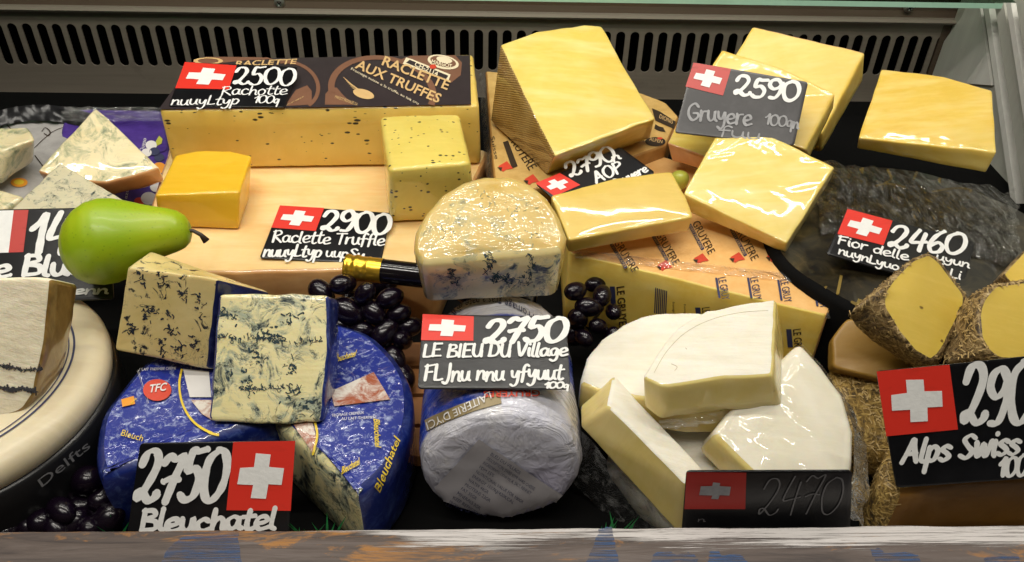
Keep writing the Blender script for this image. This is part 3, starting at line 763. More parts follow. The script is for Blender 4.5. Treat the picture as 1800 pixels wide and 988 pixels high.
# glass shelf overhead at the back
a, b = atY(430, -1, .93), atY(1800, 6, .93)
sh = root('glass_shelf', 'green-edged glass shelf running along the top of the picture', 'shelf', (0, .93, a.z))
a.z += .0085
v = [(-.8, .93, a.z-.006), (.6, .93, a.z-.006), (.6, .93, a.z), (-.8, .93, a.z), (-.8, 1.049, a.z-.006), (.6, 1.049, a.z-.006), (.6, 1.049, a.z), (-.8, 1.049, a.z)]
mesh('pane', v, [(3, 2, 6, 7), (0, 4, 5, 1), (0, 3, 7, 4), (1, 5, 6, 2)], M['green_glass'], sh, smooth=False)
mesh('lit_rim', [(p[0], p[1]-.0002, p[2]) for p in v[:4]], [(0, 1, 2, 3)], M['glass_rim'], sh, smooth=False)
# front board
bd = root('front_board', 'weathered wooden board with worn white, orange and blue paint along the front', 'board', (0, .31, 0))
V = []; F = []
nx = 120; prof = [(.3185, -.02), (.3185, .055), (.3178, .0585), (.3160, .06), (.29, .0602), (.262, .06), (.2595, .0585), (.2585, .055), (.2585, -.02)]
for i in range(nx+1):
    X = -.42+.86*i/nx
    for (y, z) in prof:
        w_ = noise.noise(Vector((X*22, y*40, 3)))*.0011+noise.noise(Vector((X*90, y*40, 7)))*.0004
        V.append((X, y+w_, z))
k = len(prof)
for i in range(nx):
    for j in range(k-1): q = i*k+j; F.append((q, q+1, q+k+1, q+k))
mesh('plank', V, F, M['board'], bd)
bp = Plane((900, 950), .0602)
for nm, pts in (('blue_paint_mark', [(1055, 928), (1075, 927), (1088, 992), (1028, 992), (1046, 950)]),
                ('blue_paint_mark', [(300, 960), (330, 938), (372, 934), (420, 936), (424, 992), (280, 992)]),
                ('blue_paint_mark', [(1142, 992), (1150, 972), (1175, 968), (1190, 976), (1210, 970), (1226, 978), (1228, 992)]),
                ('blue_paint_mark', [(1244, 992), (1248, 970), (1262, 966), (1268, 976), (1300, 974), (1318, 992)]),
                ('blue_paint_mark', [(1530, 966), (1545, 962), (1556, 972), (1590, 970), (1614, 976), (1618, 992), (1540, 992)]),
                ('blue_paint_mark', [(1730, 980), (1760, 974), (1790, 978), (1795, 992), (1730, 992)])):
    C_ = (sum(p[0] for p in pts)/len(pts), sum(p[1] for p in pts)/len(pts)); fine = []
    for i, p in enumerate(pts):
        q = pts[(i+1) % len(pts)]
        for s in range(5):
            t = s/5; x, y = p[0]+(q[0]-p[0])*t, p[1]+(q[1]-p[1])*t
            fine.append((x+4*noise.noise(Vector((x*.09, y*.2, 1))), y+3*noise.noise(Vector((x*.09, y*.2, 5)))))
    poly(nm, fine, bp, .0002, M['blue_paint'], bd)
# slatted tray under the fruit
tr = root('wooden_tray', 'orange wooden tray slats glimpsed between the blue wheel and the silvery cheese', 'tray', (-.06, .46, 0))
for k in range(4):
    v, f = box((-.16, .415+k*.032, .001), (.06, .443+k*.032, .012)); mesh('slat', v, f, M['tray_wood'], tr, smooth=False)

# ------------------------------------------------------------------ price tags
def price_tag(label, quad, pl, texts, mat='slate', flag=None, cross=True, flagmat='flag', th=.0016, extra=None, group='painted price tags', curve=0):
    P = [pl(*q) for q in quad]; Q = [p-pl.n*th for p in P]
    V, F, K = loft(P, Q, r=.0004, corner=.003, jit=0, nz=2)
    c = sum(P, Vector())/4
    o = root('price_tag', label, 'price tag', (c.x, c.y, min(p.z for p in Q)), group)
    build(o, V, F, K, {'*': 'board'}, {'board': M[mat]})
    if flag:
        fl = poly('flag', flag, pl, .0004, M[flagmat], o)
        if cross:
            def uv(u, v): return tuple((flag[0][k]*(1-u)+flag[1][k]*u)*(1-v)+(flag[3][k]*(1-u)+flag[2][k]*u)*v for k in (0, 1))
            j = lambda: random.Random(len(label)).uniform(-.01, .01)
            a0, a1, b0, b1 = (.38, .62, .17, .83) if cross is True else cross
            cx = [(a0, b0), (a1, b0+.02), (a1-.01, .37), (b1+.02, .39), (b1, .63), (a1, .62), (a1-.02, b1), (a0-.02, b1-.01), (a0, .63), (b0-.04, .62), (b0-.02, .38), (a0-.01, .37)]
            poly('cross', [uv(*q) for q in cx], pl, .0008, M['paint' if flagmat != 'flag_shaded' else 'chalk'], fl)  # on the shade-darkened flag the white cross is darkened to grey too
    for i, tx in enumerate(texts):
        nm, s, a, b, up, wd = tx[:6]; mt = tx[6] if len(tx) > 6 else 'paint'
        hand(nm, s, a, b, up, pl, .0006, wd, M[mt], o, seed=i+len(label))
    if extra: extra(o, pl)
    return o

# ================================================================== BACK LEFT
SL = .07
slabp = Plane((500, 400), SL)
solid('cheese_slab', 'large cream-coloured slab lying under the yellow, truffle and boxed raclette cheeses', 'cheese',
      [(225, 484), (762, 470), (862, 262), (300, 250)], slabp, .068, {'top_rind': M['slab'], 'side_rind': M['slab_side']},
      {'top': 'top_rind', '*': 'side_rind'}, r=.0035, corner=.012, jit=.0008, step=.008, group='large cheeses', seed=1)
# raclette brick
rp = Plane((560, 190), .1345)
def at_b(q, z): return at(q[0], q[1], z)
o, sk, ps = solid('raclette_brick', 'long yellow truffle raclette brick with a dark printed label on top', 'cheese',
      [(278, 194), (842, 185), (832, 94), (338, 104)], rp, .063, {'paste': M['racl_truffle']}, {'*': 'paste'},
      bot={0: (303, 298), 1: (846, 289)}, r=.004, corner=.006, jit=.0005, bulge=0, group='large cheeses', seed=2)
lab = poly('label', [(279, 192), (560, 188.5), (828, 183.5), (826, 97), (600, 100), (342, 105)], rp, .0006, M['dark_label'], o)
for cxy, rx, ry, a0, a1 in (((672, 160), 96, 62, 165, 372), ((505, 152), 58, 46, -110, 40)):
    ring('brown_ring', cxy, rx, ry, .12, rp, .001, M['brown_label'], lab, a0, a1, rot=8)
for pts in ([(700, 106), (722, 98), (800, 97), (812, 110), (810, 132), (792, 146), (770, 122), (735, 110)],
            [(572, 165), (582, 154), (592, 154), (604, 168), (622, 184), (571, 184)],
            [(345, 107), (362, 100), (410, 100), (470, 101), (480, 104), (430, 106), (380, 112), (352, 122)],
            [(505, 180), (520, 158), (540, 150), (548, 160), (548, 184), (505, 186)]):
    poly('brown_panel', pts, rp, .0008, M['brown_label'], lab)
printed('title', 'RACLETTE', (669, 113), (786, 158), (7, -16), rp, .0014, M['tan_text'], lab, bold=.02)
printed('title', 'AUX TRUFFES', (624, 119), (770, 181), (8, -15), rp, .0014, M['tan_text'], lab, bold=.02)
printed('small_print', 'Fromage suisse a la truffe, au lait cru', (616, 122), (735, 184), (2, -4), rp, .0013, M['cream_text'], lab)
printed('small_print', 'MARGOT FROMAGES S.A.', (588, 172), (628, 186), (2, -5), rp, .0013, M['tan_text'], lab)
printed('small_print', 'S.A. 1401 YVERDON', (503, 186), (532, 172), (3, -4), rp, .0013, M['tan_text'], lab)
for k in range(7):
    scrawl('ray_line', [[(604+k*2.4, 136+k*3.0), (630+k*4, 158+k*2.0), (640+k*2.4, 165+k*1.2)]], rp, .0013, .0006, M['tan_text'], lab)
disc('truffle_print', (639, 165), 19, 8, rp, .0012, M['tan_text'], lab, rot=15)
bn = poly('banner', [(714, 101), (724, 104), (792, 131), (788, 143), (780, 140), (708, 112)], rp, .0012, M['cream_text'], lab)
poly('banner_field', [(720, 105), (788, 133), (784, 139), (714, 110)], rp, .0015, M['dark_label'], lab)
printed('banner_text', 'CH-2114', (728, 115), (768, 134), (3, -7), rp, .0018, M['cream_text'], lab, bold=.02)
disc('round_badge', (779, 109), 28, 12, rp, .0012, M['cream_text'], lab, rot=12)
disc('badge_field', (779, 108), 23, 9, rp, .0014, M['brown_label'], lab, rot=12)
disc('badge_motif', (781, 105), 14, 5.5, rp, .0016, M['cream_text'], lab, rot=12)
printed('badge_text', 'MARGOT', (758, 111), (794, 120), (1, -7), rp, .0019, M['cream_text'], lab, bold=.02)
disc('badge_shield', (761, 117), 6, 4, rp, .0021, M['red_print'], lab)
ring('round_badge', (366, 107), 26, 6, .3, rp, .0012, M['tan_text'], lab)
printed('title', 'RACLETTE', (412, 116), (520, 112), (3, -9), rp, .0012, M['tan_text'], lab, bold=.02)
tp = Plane((400, 187), .1365, 8, 0)
price_tag('black price tag reading 2500 lying on the dark label of the raclette brick', [(325, 109), (523, 117), (500, 188), (296, 186)], tp,
    [('price', '2500', (410, 148), (518, 149), (4, -30), .0034), ('writing', 'Rachotte', (388, 167), (505, 166), (4, -16), .0016),
     ('writing', 'nuuyLtyp', (300, 184), (420, 184), (5, -15), .0017), ('writing', '100q', (446, 180), (490, 182), (4, -13), .0015)],
    flag=[(325, 109), (416, 115), (402, 157), (308, 155)])
# two cut pieces on the slab
yp = Plane((350, 340), .105)
solid('cheese_piece', 'plain deep yellow piece on the slab left of the 2900 tag', 'cheese', [(272, 344), (421, 336), (443, 273), (405, 265), (345, 264), (308, 272)], yp, .034,
      {'paste': M['yellow'], 'rind': M['slab_side']}, {'*': 'paste', 'bot': 'rind'}, bot={0: (281, 398), 1: (420, 404), 2: (438, 350)}, r=.0022, corner=.003, group='cut cheese pieces', seed=3)
tr2 = Plane((750, 290), .131)
solid('cheese_piece', 'tall pale piece with dark truffle specks on the slab right of the 2900 tag', 'cheese', [(683, 299), (828, 286), (808, 198), (667, 203)], tr2, .060,
      {'paste': M['truffle2']}, {'*': 'paste'}, bot={0: (684, 393), 1: (836, 384)}, r=.0045, corner=.007, bulge=.002, group='cut cheese pieces', seed=4)
tp = Plane((560, 455), .0715, 9, 2)
price_tag('black price tag reading 2900 Raclette Truffle lying on the cream slab', [(492, 361), (688, 374), (669, 464), (456, 453)], tp,
    [('price', '2900', (564, 404), (684, 412), (6, -36), .0042), ('writing', 'Raclette Truffle', (478, 425), (676, 432), (4, -20), .0019), ('writing', 'nuuyLtyp', (462, 450), (565, 452), (5, -20), .0020), ('writing', 'uupSy', (572, 450), (640, 456), (4, -16), .0018)],
    flag=[(492, 361), (570, 365.5), (555, 406), (477, 400)])

# ================================================================== LEFT BACK: packs and blue wedges
gp = Plane((60, 300), .062, 6, 4)
o, sk, ps = solid('wrapped_cheese', 'round cheese in grey and white printed paper with black film at the back left', 'cheese',
      [(-160, 300), (-120, 235), (-20, 200), (90, 186), (150, 190), (185, 230), (170, 300), (110, 350), (0, 380), (-110, 360)], gp, .05,
      {'paper': M['grey_pack'], 'side_film': M['black']}, {'top': 'paper', '*': 'side_film'}, r=.006, corner=.01, bulge=.004, group='large cheeses', seed=5)
scrawl('printed_line', [[(0, 212), (14, 222), (30, 240)], [(60, 262), (90, 235), (112, 225)], [(74, 232), (80, 226), (88, 232), (86, 240), (78, 236)], [(62, 275), (82, 300), (104, 318)], [(95, 215), (104, 210), (110, 217)]], sk, .001, .0009, M['ink'], o)
sd = disc('orange_seal', (34, 322), 15, 8, sk, .001, M['orange_print'], o); disc('seal_ring', (34, 322), 9, 4.5, sk, .0014, M['gold_text'], o)
V = []; F = []; n = 26
for i in range(n+1):
    t = i/n; x = -20+180*t
    for j in range(5):
        y = 202-20*math.sin(math.pi*(t*.9+.05))*.9-j*0+j*7
        p = gp(x, y, .006+.004*noise.noise(Vector((x*.05, j*.7, 0)))+.008*(1-j/4)); V.append(p)
for i in range(n):
    for j in range(4): q = i*5+j; F.append((q, q+1, q+6, q+5))
mesh('crumpled_black_film', V, F, M['black'], o)
pp = Plane((250, 300), .055, 12, 4)
o, sk, ps = solid('wrapped_cheese', 'cheese in purple printed film with grapes on it, behind the tilted blue wedge', 'cheese',
      [(196, 372), (300, 372), (304, 300), (285, 192), (116, 190), (96, 270)], pp, .045, {'printed_film': M['purple']}, {'*': 'printed_film'}, r=.004, corner=.006, bulge=.002, group='large cheeses', seed=6)
for (x, y, rr, mt) in ((272, 268, 9, 'navy_text'), (284, 262, 8, 'purple'), (280, 278, 9, 'navy_text'), (266, 256, 10, 'white_print'), (258, 270, 9, 'white_print'), (280, 296, 12, 'orange_print'), (262, 350, 14, 'white_print'), (276, 330, 12, 'white_print'), (245, 355, 9, 'red_print')):
    disc('printed_fruit', (x, y), rr, rr*.8, sk, .0008+.0001*(x % 7), M[mt], o)
poly('printed_leaf', [(274, 250), (280, 240), (286, 246), (284, 254), (276, 258)], sk, .0012, M['green_grape'], o)
printed('printed_word', 'Queso', (252, 270), (258, 246), (-7, -2), sk, .0016, M['white_print'], o)
printed('printed_word', 'azul', (224, 352), (228, 332), (-6, -1), sk, .0016, M['white_print'], o)
V = []; F = []
for i in range(21):
    for j in range(6):
        x = 108+180*i/20; y = 188+j*5+3*noise.noise(Vector((x*.06, j, 2)))
        V.append(pp(x, y, .008+.006*noise.noise(Vector((x*.08, j*.5, 8)))))
for i in range(20):
    for j in range(5): q = i*6+j; F.append((q, q+1, q+7, q+6))
mesh('film_flap', V, F, M['film_streaky'], o)
bpn = Plane((170, 300), .092, 22, 3)
o, sk, ps = solid('cheese_wedge', 'flat blue-veined wedge pointing to the back, lying on the purple pack', 'cheese',
      [(168, 188), (64, 301), (118, 316), (190, 321), (246, 307), (281, 296)], bpn, .02, {'paste': M['blueB'], 'rind': M['rind_edge']},
      {'*': 'paste', 1: 'rind', 2: 'rind', 3: 'rind', 4: 'rind'}, r=.002, corner=.004, jit=.001, bulge=.001, group='blue cheese wedges', seed=7)
bpn = Plane((120, 350), .098, 12, 2)
solid('cheese_wedge', 'grey-green speckled blue wedge just above the French price tag', 'cheese', [(106, 285), (14, 372), (120, 388), (236, 362)], bpn, .025,
      {'paste': M['blueC']}, {'*': 'paste'}, r=.002, corner=.004, jit=.001, group='blue cheese wedges', seed=8)
bpn = Plane((20, 240), .105, 0, 0)
solid('cheese_block', 'thick veined block cut off by the left edge, above the orange seal', 'cheese', [(-50, 262), (10, 262), (62, 246), (50, 222), (-40, 226)], bpn, .03,
      {'paste': M['blueB']}, {'*': 'paste'}, bot={0: (-50, 330), 1: (4, 324), 2: (60, 284)}, r=.003, corner=.004, jit=.001, group='blue cheese wedges', seed=9)
bpn = Plane((10, 345), .09, 8, 0)
solid('cheese_piece', 'small veined corner at the left edge just above the French price tag', 'cheese', [(-40, 366), (5, 368), (42, 345), (0, 331), (-40, 332)], bpn, .02,
      {'paste': M['blueB']}, {'*': 'paste'}, r=.003, corner=.004, jit=.001, group='blue cheese wedges', seed=10)
tp = Plane((60, 500), .094, 22, 0)
def french(o, pl):
    poly('flag_red', [(24, 369.5), (50, 369), (41, 443), (15, 444)], pl, .0004, M['flag_worn'], o)
    poly('flag_white', [(-10, 370.5), (24, 369.5), (15, 444), (-20, 445)], pl, .0004, M['paint'], o)
    poly('flag_blue', [(-45, 371), (-10, 370.5), (-20, 445), (-56, 446)], pl, .0004, M['navy_text'], o)
price_tag('black price tag with a striped French flag, partly under the green pear', [(-50, 369), (190, 364), (200, 526), (-70, 530)], tp,
    [('price', '1490', (52, 446), (215, 440), (8, -72), .0055), ('writing', 'de Blue', (-42, 487), (150, 482), (4, -34), .0042), ('writing', 'chenn', (90, 518), (190, 516), (3, -14), .002)], extra=french)

# pear
A, B = at(110, 446, .128), at(336, 405, .135)
pr = root('pear', 'shiny green pear lying on its side over the French price tag', 'pear', ((A.x+B.x)/2, (A.y+B.y)/2, .095))
ax = (B-A); Lp = ax.length; ax.normalize()
e1 = ax.cross(Vector((0, 0, 1))).normalized(); e2 = e1.cross(ax)
prof = [(-.005, 0), (0, .10), (.008, .22), (.03, .36), (.08, .54), (.16, .69), (.26, .775), (.36, .79), (.46, .745), (.56, .65), (.66, .55), (.76, .475), (.85, .42), (.92, .36), (.97, .26), (.995, .13), (.99, .05), (.975, 0)]
sp = []
for i in range(len(prof)-1):
    for k in range(3): t = k/3; sp.append((prof[i][0]+(prof[i+1][0]-prof[i][0])*t, prof[i][1]+(prof[i+1][1]-prof[i][1])*t))
sp.append(prof[-1]); n = 48; V = []; F = []
rad = Lp*.435
for (s, r_) in sp:
    c = A+ax*(s*Lp)+e2*(.004*math.sin(s*3.0))+e1*(-.002*s)
    for k in range(n):
        a = 6.2832*k/n; rr = r_*rad*(1+.025*noise.noise(Vector((math.cos(a)*1.4, math.sin(a)*1.4, s*3))))
        V.append(c+(e1*math.cos(a)+e2*math.sin(a))*rr)
for i in range(len(sp)-1):
    for k in range(n): F.append((i*n+k, i*n+(k+1) % n, (i+1)*n+(k+1) % n, (i+1)*n+k))
mesh('flesh', V, F, M['pear'], pr)
def tube(name, pts, radii, mat, parent, n=10):
    V = []; F = []
    for i, p in enumerate(pts):
        t = (pts[min(i+1, len(pts)-1)]-pts[max(i-1, 0)]).normalized(); a = t.cross(Vector((.3, .2, 1))).normalized(); b = t.cross(a)
        for k in range(n): V.append(p+(a*math.cos(6.2832*k/n)+b*math.sin(6.2832*k/n))*radii[i])
    for i in range(len(pts)-1):
        for k in range(n): F.append((i*n+k, i*n+(k+1) % n, (i+1)*n+(k+1) % n, (i+1)*n+k))
    F.append(tuple(range(n))); F.append(tuple(range((len(pts)-1)*n, len(pts)*n)))
    return mesh(name, V, F, mat, parent)
S0 = A+ax*(.97*Lp)
S3 = at(363, 424, .128)
tube('stem', [S0, S0.lerp(S3, .35)+Vector((0, 0, .0035)), S0.lerp(S3, .75)+Vector((0, 0, .0035)), S3], [.0016, .0014, .0016, .0028], M['stem'], pr)

# ================================================================== LEFT FRONT
C0 = Vector((-.372, .425, 0)); RW = .112
def wheel_loop(c, r, z, n=72, a0=0): return [Vector((c.x+r*math.cos(6.2832*k/n), c.y+r*math.sin(6.2832*k/n), z)) for k in range(n)]
T = wheel_loop(C0, RW, .085); Q = wheel_loop(C0, RW*.99, .058)
V, F, K = loft(T, Q, r=.012, corner=0, step=1, jit=0, bulge=.003)
wl = root('round_cheese', 'big cream-white wheel in a black lettered sleeve at the left edge', 'cheese', (C0.x, C0.y, 0), 'large cheeses')
build(wl, V, F, K, {'*': 'wax'}, {'wax': M['wheel_white']})
T2 = wheel_loop(C0, RW*1.012, .0655); Q2 = wheel_loop(C0, RW*1.0, .002)
V2, F2, K2 = loft(T2, Q2, r=.004, corner=0, step=1, jit=0)
build(wl, V2, F2, K2, {'*': 'black_sleeve'}, {'black_sleeve': M['black']})
sk = Skin(BVHTree.FromPolygons(V2, F2)); skt = Skin(BVHTree.FromPolygons(V, F))
for rr, wd in ((.0905, .0014), (.0868, .0008)):
    vs = []; fs = []
    for i in range(91):
        a = R(-110+200*i/90)
        for k in (rr, rr-wd): vs.append(Vector((C0.x+k*math.cos(a), C0.y+k*math.sin(a), .0885)))
    bv = BVHTree.FromPolygons(V, F)
    vs = [bv.ray_cast(p+Vector((0, 0, .05)), Vector((0, 0, -1)))[0]+Vector((0, 0, .0006)) for p in vs]
    for i in range(90): fs.append((2*i, 2*i+1, 2*i+3, 2*i+2))
    mesh('printed_ring', vs, fs, M['navy_text'], wl, smooth=False)
printed('sleeve_text', 'Delfts', (70, 858), (158, 786), (-9, -13), sk, .0008, M['chalk'], wl)
printed('rim_text', 'STREMEN', (97, 662), (106, 640), (-4, -2), skt, .001, M['navy_text'], wl)
# white cut piece on the wheel
mpn = Plane((60, 700), .092, 56, 12)
P = [mpn(*q) for q in ((-70, 488), (94, 488), (80, 600), (62, 690), (40, 722), (0, 736), (-80, 738))]
off = mpn(138, 498, -.034)-mpn(94, 488)
Q = [p+off*k for p, k in zip(P, (1, 1, .95, .8, .55, .4, .4))]
V, F, K = loft(P, Q, r=.002, corner=.004, jit=.001, seed=11)
ms = root('cheese_wedge', 'crumbly white wedge with dark ash lines and brown rind on the cream wheel', 'cheese', (P[0].x+.05, P[0].y, .085), 'cut cheese pieces')
build(ms, V, F, K, {'*': 'rind', 'top': 'paste', 'bot': 'paste', 0: 'paste', 6: 'paste', 5: 'paste'}, {'rind': M['morbier_rind'], 'paste': M['morbier']})
sk = Skin(BVHTree.FromPolygons(V, F))
mould('ash_line', [[(-60, 636), (0, 642), (20, 645), (44, 650), (70, 649)]], sk, M['ash'], ms, 190, .8, (.0003, .0009), seed=8, step=1.5)
mould('ash_line', [[(-60, 676), (0, 681), (20, 685), (40, 683), (60, 687)]], sk, M['ash'], ms, 260, 1.1, (.0004, .0012), seed=9, step=1.5)

# blue foil wheel with a sector taken out
C1 = Vector((-.152, .409, 0)); RB = .1045; ZB = .066
d1 = at(606, 853, ZB)-C1; CUT = math.degrees(math.atan2(d1.y, d1.x)); RC = math.hypot(d1.x, d1.y)
def pac(z, r):
    c = at(484, 738, ZB); c.z = z; pts = [c]
    a0, a1 = CUT, 213
    for k in range(61):
        a = R(a0+(a1-a0)*k/60); pts.append(Vector((C1.x+r*math.cos(a), C1.y+r*math.sin(a), z)))
    return pts
T = pac(ZB, RB); Q = pac(.001, RB*1.0)
V, F, K = loft(T, Q, r=.007, corner=.002, step=.012, jit=0, wob=.0024, ctr=(C1+Vector((.004, .018, ZB)), C1+Vector((.004, .018, .001))), seed=12)
bw = root('round_cheese', 'wheel in crinkled blue foil with a slice cut out at the front', 'cheese', (C1.x, C1.y, 0), 'large cheeses')
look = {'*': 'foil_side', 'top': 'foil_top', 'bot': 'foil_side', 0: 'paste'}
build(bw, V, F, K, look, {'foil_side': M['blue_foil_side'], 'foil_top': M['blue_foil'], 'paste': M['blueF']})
sk = Skin(BVHTree.FromPolygons(V, F))
grid_poly('orange_mark', [(214, 704), (236, 698), (238, 712), (216, 717)], sk, .0012, M['orange_print'], bw, 3, 3)
bd_ = disc('red_badge', (277, 688), 25, 19, sk, .0014, M['red_print'], bw)
printed('badge_text', 'TFC', (262, 694), (292, 690), (3, -14), sk, .0022, M['white_print'], bw, bold=.02)
ring('yellow_arc', (392, 680), 78, 88, .05, sk, .0014, M['gold_text'], bw, 95, 200)
grid_poly('white_field', [(322, 650), (368, 655), (372, 700), (334, 700)], sk, .0011, M['white_print'], bw, 5, 5)
grid_poly('peach_field', [(336, 705), (372, 705), (376, 742), (356, 730)], sk, .0012, M['berry_print'], bw, 5, 5)
grid_poly('berry_picture', [(582, 690), (657, 656), (686, 704), (588, 716)], sk, .0012, M['berry_print'], bw, 10, 8)
grid_poly('peach_field', [(512, 742), (548, 736), (556, 770), (552, 797), (534, 780)], sk, .0012, M['berry_print'], bw, 6, 6)
scrawl('yellow_arc', [[(552, 737), (558, 765), (553, 798)]], sk, .0016, .0014, M['gold_text'], bw)
printed('foil_name', 'Bleuchatel', (584, 641), (627, 628), (1, -11), sk, .0016, M['gold_text'], bw, shear=.4, bold=.02)
printed('foil_name', 'Bleuchatel', (657, 738), (660, 790), (11, 0), sk, .0016, M['gold_text'], bw, shear=.3, bold=.02)
printed('foil_name', 'Bleuchatel', (602, 836), (634, 818), (-2, -12), sk, .0016, M['gold_text'], bw, shear=.3, bold=.02)
printed('foil_name', 'Bleuchatel', (664, 866), (704, 772), (-11, -5), sk, .0016, M['gold_text'], bw, shear=.3, bold=.01)
printed('foil_name', 'Bleu', (212, 650), (227, 626), (-11, -4), sk, .0016, M['gold_text'], bw, shear=.3)
printed('foil_name', 'Bleuch', (212, 768), (252, 779), (1, -12), sk, .0016, M['gold_text'], bw, shear=.3)
printed('foil_print', 'FROMAGE CREMEUX', (584, 735), (640, 730), (0, -5), sk, .0016, M['white_print'], bw)
printed('foil_print', 'AU LAIT THERMISE', (600, 741), (662, 738), (0, -5), sk, .0016, M['white_print'], bw)
printed('foil_print', 'AU LAIT THERMISE CREME', (240, 655), (310, 652), (1, -5), sk, .0016, M['white_print'], bw)
# two blue wedges on it
epn = Plane((300, 560), .105, 66, -8)
P = [epn(*q) for q in ((223, 469), (384, 490), (366, 649), (202, 616))]
o1 = atY(264, 440, P[0].y+.022)-P[0]; o2 = atY(474, 514, P[1].y+.030)-P[1]
Q = [P[0]+o1, P[1]+o2, P[2]+o2, P[3]+o1]
V, F, K = loft(P, Q, r=.0018, corner=.003, jit=.0008, seed=13)
ew = root('cheese_wedge', 'tan blue-veined wedge standing on the blue foil wheel below the pear', 'cheese', (P[3].x+.04, P[3].y+.02, .066), 'blue cheese wedges')
build(ew, V, F, K, {'*': 'paste', 1: 'foil_rind'}, {'paste': M['blueE'], 'foil_rind': M['navy_foil']})
sk = Skin(BVHTree.FromPolygons(V, F))
mould('mould_spots', [[(246, 476), (250, 500)], [(282, 482), (286, 500)], [(318, 506), (324, 524)], [(260, 540), (300, 556)], [(258, 545), (262, 560)], [(232, 570), (236, 586)], [(280, 600), (290, 615)], [(350, 520), (356, 560)], [(296, 576), (304, 584)], [(312, 612), (318, 620)], [(338, 596), (340, 612)]], sk, M['mould_dark'], ew, 13, 4, (.0004, .0012), seed=10)
fpn = Plane((470, 735), .073, 44, 0)
P = [fpn(*q) for q in ((384, 516), (576, 518), (578, 620), (565, 741), (470, 746), (367, 739), (373, 640))]
off = fpn(595, 527, -.026)-fpn(576, 518)
V, F, K = loft(P, [p+off for p in P], r=.002, corner=.004, jit=.0012, seed=14)
fw_ = root('cheese_wedge', 'cream square-faced blue wedge leaning in front of the tan one', 'cheese', (P[4].x, P[4].y+.02, .066), 'blue cheese wedges')
build(fw_, V, F, K, {'*': 'foil_rind', 'top': 'paste', 0: 'paste', 3: 'paste', 4: 'paste'}, {'paste': M['blueF'], 'foil_rind': M['blue_foil_side']})
sk = Skin(BVHTree.FromPolygons(V, F))
mould('mould_line', [[(384, 592), (430, 595), (470, 594), (500, 600), (562, 599)]], sk, M['mould'], fw_, 110, 1.6, (.0003, .0008), seed=5)
mould('mould_line', [[(425, 682), (450, 684), (480, 681), (524, 684)]], sk, M['mould'], fw_, 60, 2.2, (.0003, .0008), seed=6)
mould('mould_spots', [[(510, 640), (516, 650)], [(470, 582), (490, 596)], [(450, 615), (456, 640)], [(385, 560), (400, 545), (420, 575)], [(400, 660), (430, 650), (440, 690)], [(490, 700), (520, 690), (540, 720)], [(500, 565), (530, 560)]], sk, M['mould'], fw_, 16, 5, (.0004, .0013), seed=7)
tp = Plane((380, 930), .034, 52, 3)
price_tag('black price tag reading 2750 Bleuchatel standing at the front board', [(246, 779), (519, 775), (506, 955), (221, 955)], tp,
    [('price', '2750', (236, 880), (392, 878), (14, -84), .0050), ('writing', 'Bleuchatel', (246, 933), (486, 930), (4, -36), .0034)],
    flag=[(410, 777), (519, 775), (511, 898), (398, 897)])

# ================================================================== CENTRE
# bleu cylinder lying towards the front
ya, yb, rd = .364, .5, .0545
cx0 = .0135
dm = root('cheese_cylinder', 'silvery shrink-wrapped cylinder with a blue band, its round end to the front', 'cheese', (cx0, (ya+yb)/2, 0), 'large cheeses')
pf = [(ya, 0), (ya-.001, .3), (ya-.0005, .6), (ya+.001, .86), (ya+.005, .95), (ya+.014, 1.0), (ya+.035, 1.015), (ya+.07, 1.0), (ya+.10, .985), (yb-.016, .95), (yb-.006, .87), (yb-.001, .75), (yb, .4), (yb, 0)]
sp = []
for i in range(len(pf)-1):
    for k in range(4): t = k/4; sp.append((pf[i][0]+(pf[i+1][0]-pf[i][0])*t, pf[i][1]+(pf[i+1][1]-pf[i][1])*t))
sp.append(pf[-1]); n = 90; V = []; F = []
for (y, r_) in sp:
    for k in range(n):
        a = 6.2832*k/n; d = Vector((math.cos(a), 0, math.sin(a)))
        p = Vector((cx0, y, rd))+d*rd*r_
        p += noise.noise_vector(p*45)*.0016+noise.noise_vector(p*140)*.0006
        V.append(p)
for i in range(len(sp)-1):
    for k in range(n): F.append((i*n+k, (i+1)*n+k, (i+1)*n+(k+1) % n, i*n+(k+1) % n))
mesh('wrapped_body', V, F, M['dome'], dm)
sk = Skin(BVHTree.FromPolygons(V, F))
printed('band_text', 'Fromage gras a pate mi-dur', (938, 556), (775, 556), (0, 14), sk, .0012, M['navy_text'], dm, arc=32)
# gold band and sticker
vs = []; fs = []
for i in range(25):
    t = i/24; x = 748+130*t; y = 748-66*t+18*t*t
    vs += [(x, y-9), (x+4, y+10)]
for i in range(24): fs.append((2*i, 2*i+1, 2*i+3, 2*i+2))
M['gold_band'] = plain('gold_band_print', (.30, .23, .11), .4).m
mesh('gold_band', on(sk, vs, .0008), fs, M['gold_band'], dm)
printed('band_text', "LAITERIE D'YCI", (862, 690), (752, 744), (4, 13), sk, .0016, M['white_print'], dm)
printed('band_text', 'GRUYERES', (948, 688), (850, 690), (0, 11), sk, .0014, M['red_print'], dm, bold=.02)
stk = grid_poly('label_sticker', [(842, 770), (988, 868), (930, 930), (752, 868)], sk, .0014, M['sticker'], dm, 18, 14)
lines = ['BLEU DU VILLAGE', 'DESCRIPTION: SWISS SEMI HARD CHEESE', 'INGREDIENTS: COW MILK, SALT, RENNET', 'FDM 55%', 'NUTRITIONAL VALUE FOR 100GR', 'ENERGY 1557KJ/420KCAL', 'WATER 44GR', 'PROTEINS 22GR', 'FAT 35GR', 'MINERALS 3GR', 'KEEP REFRIGERATED', 'PRODUCTION DATE', 'BEST BEFORE']
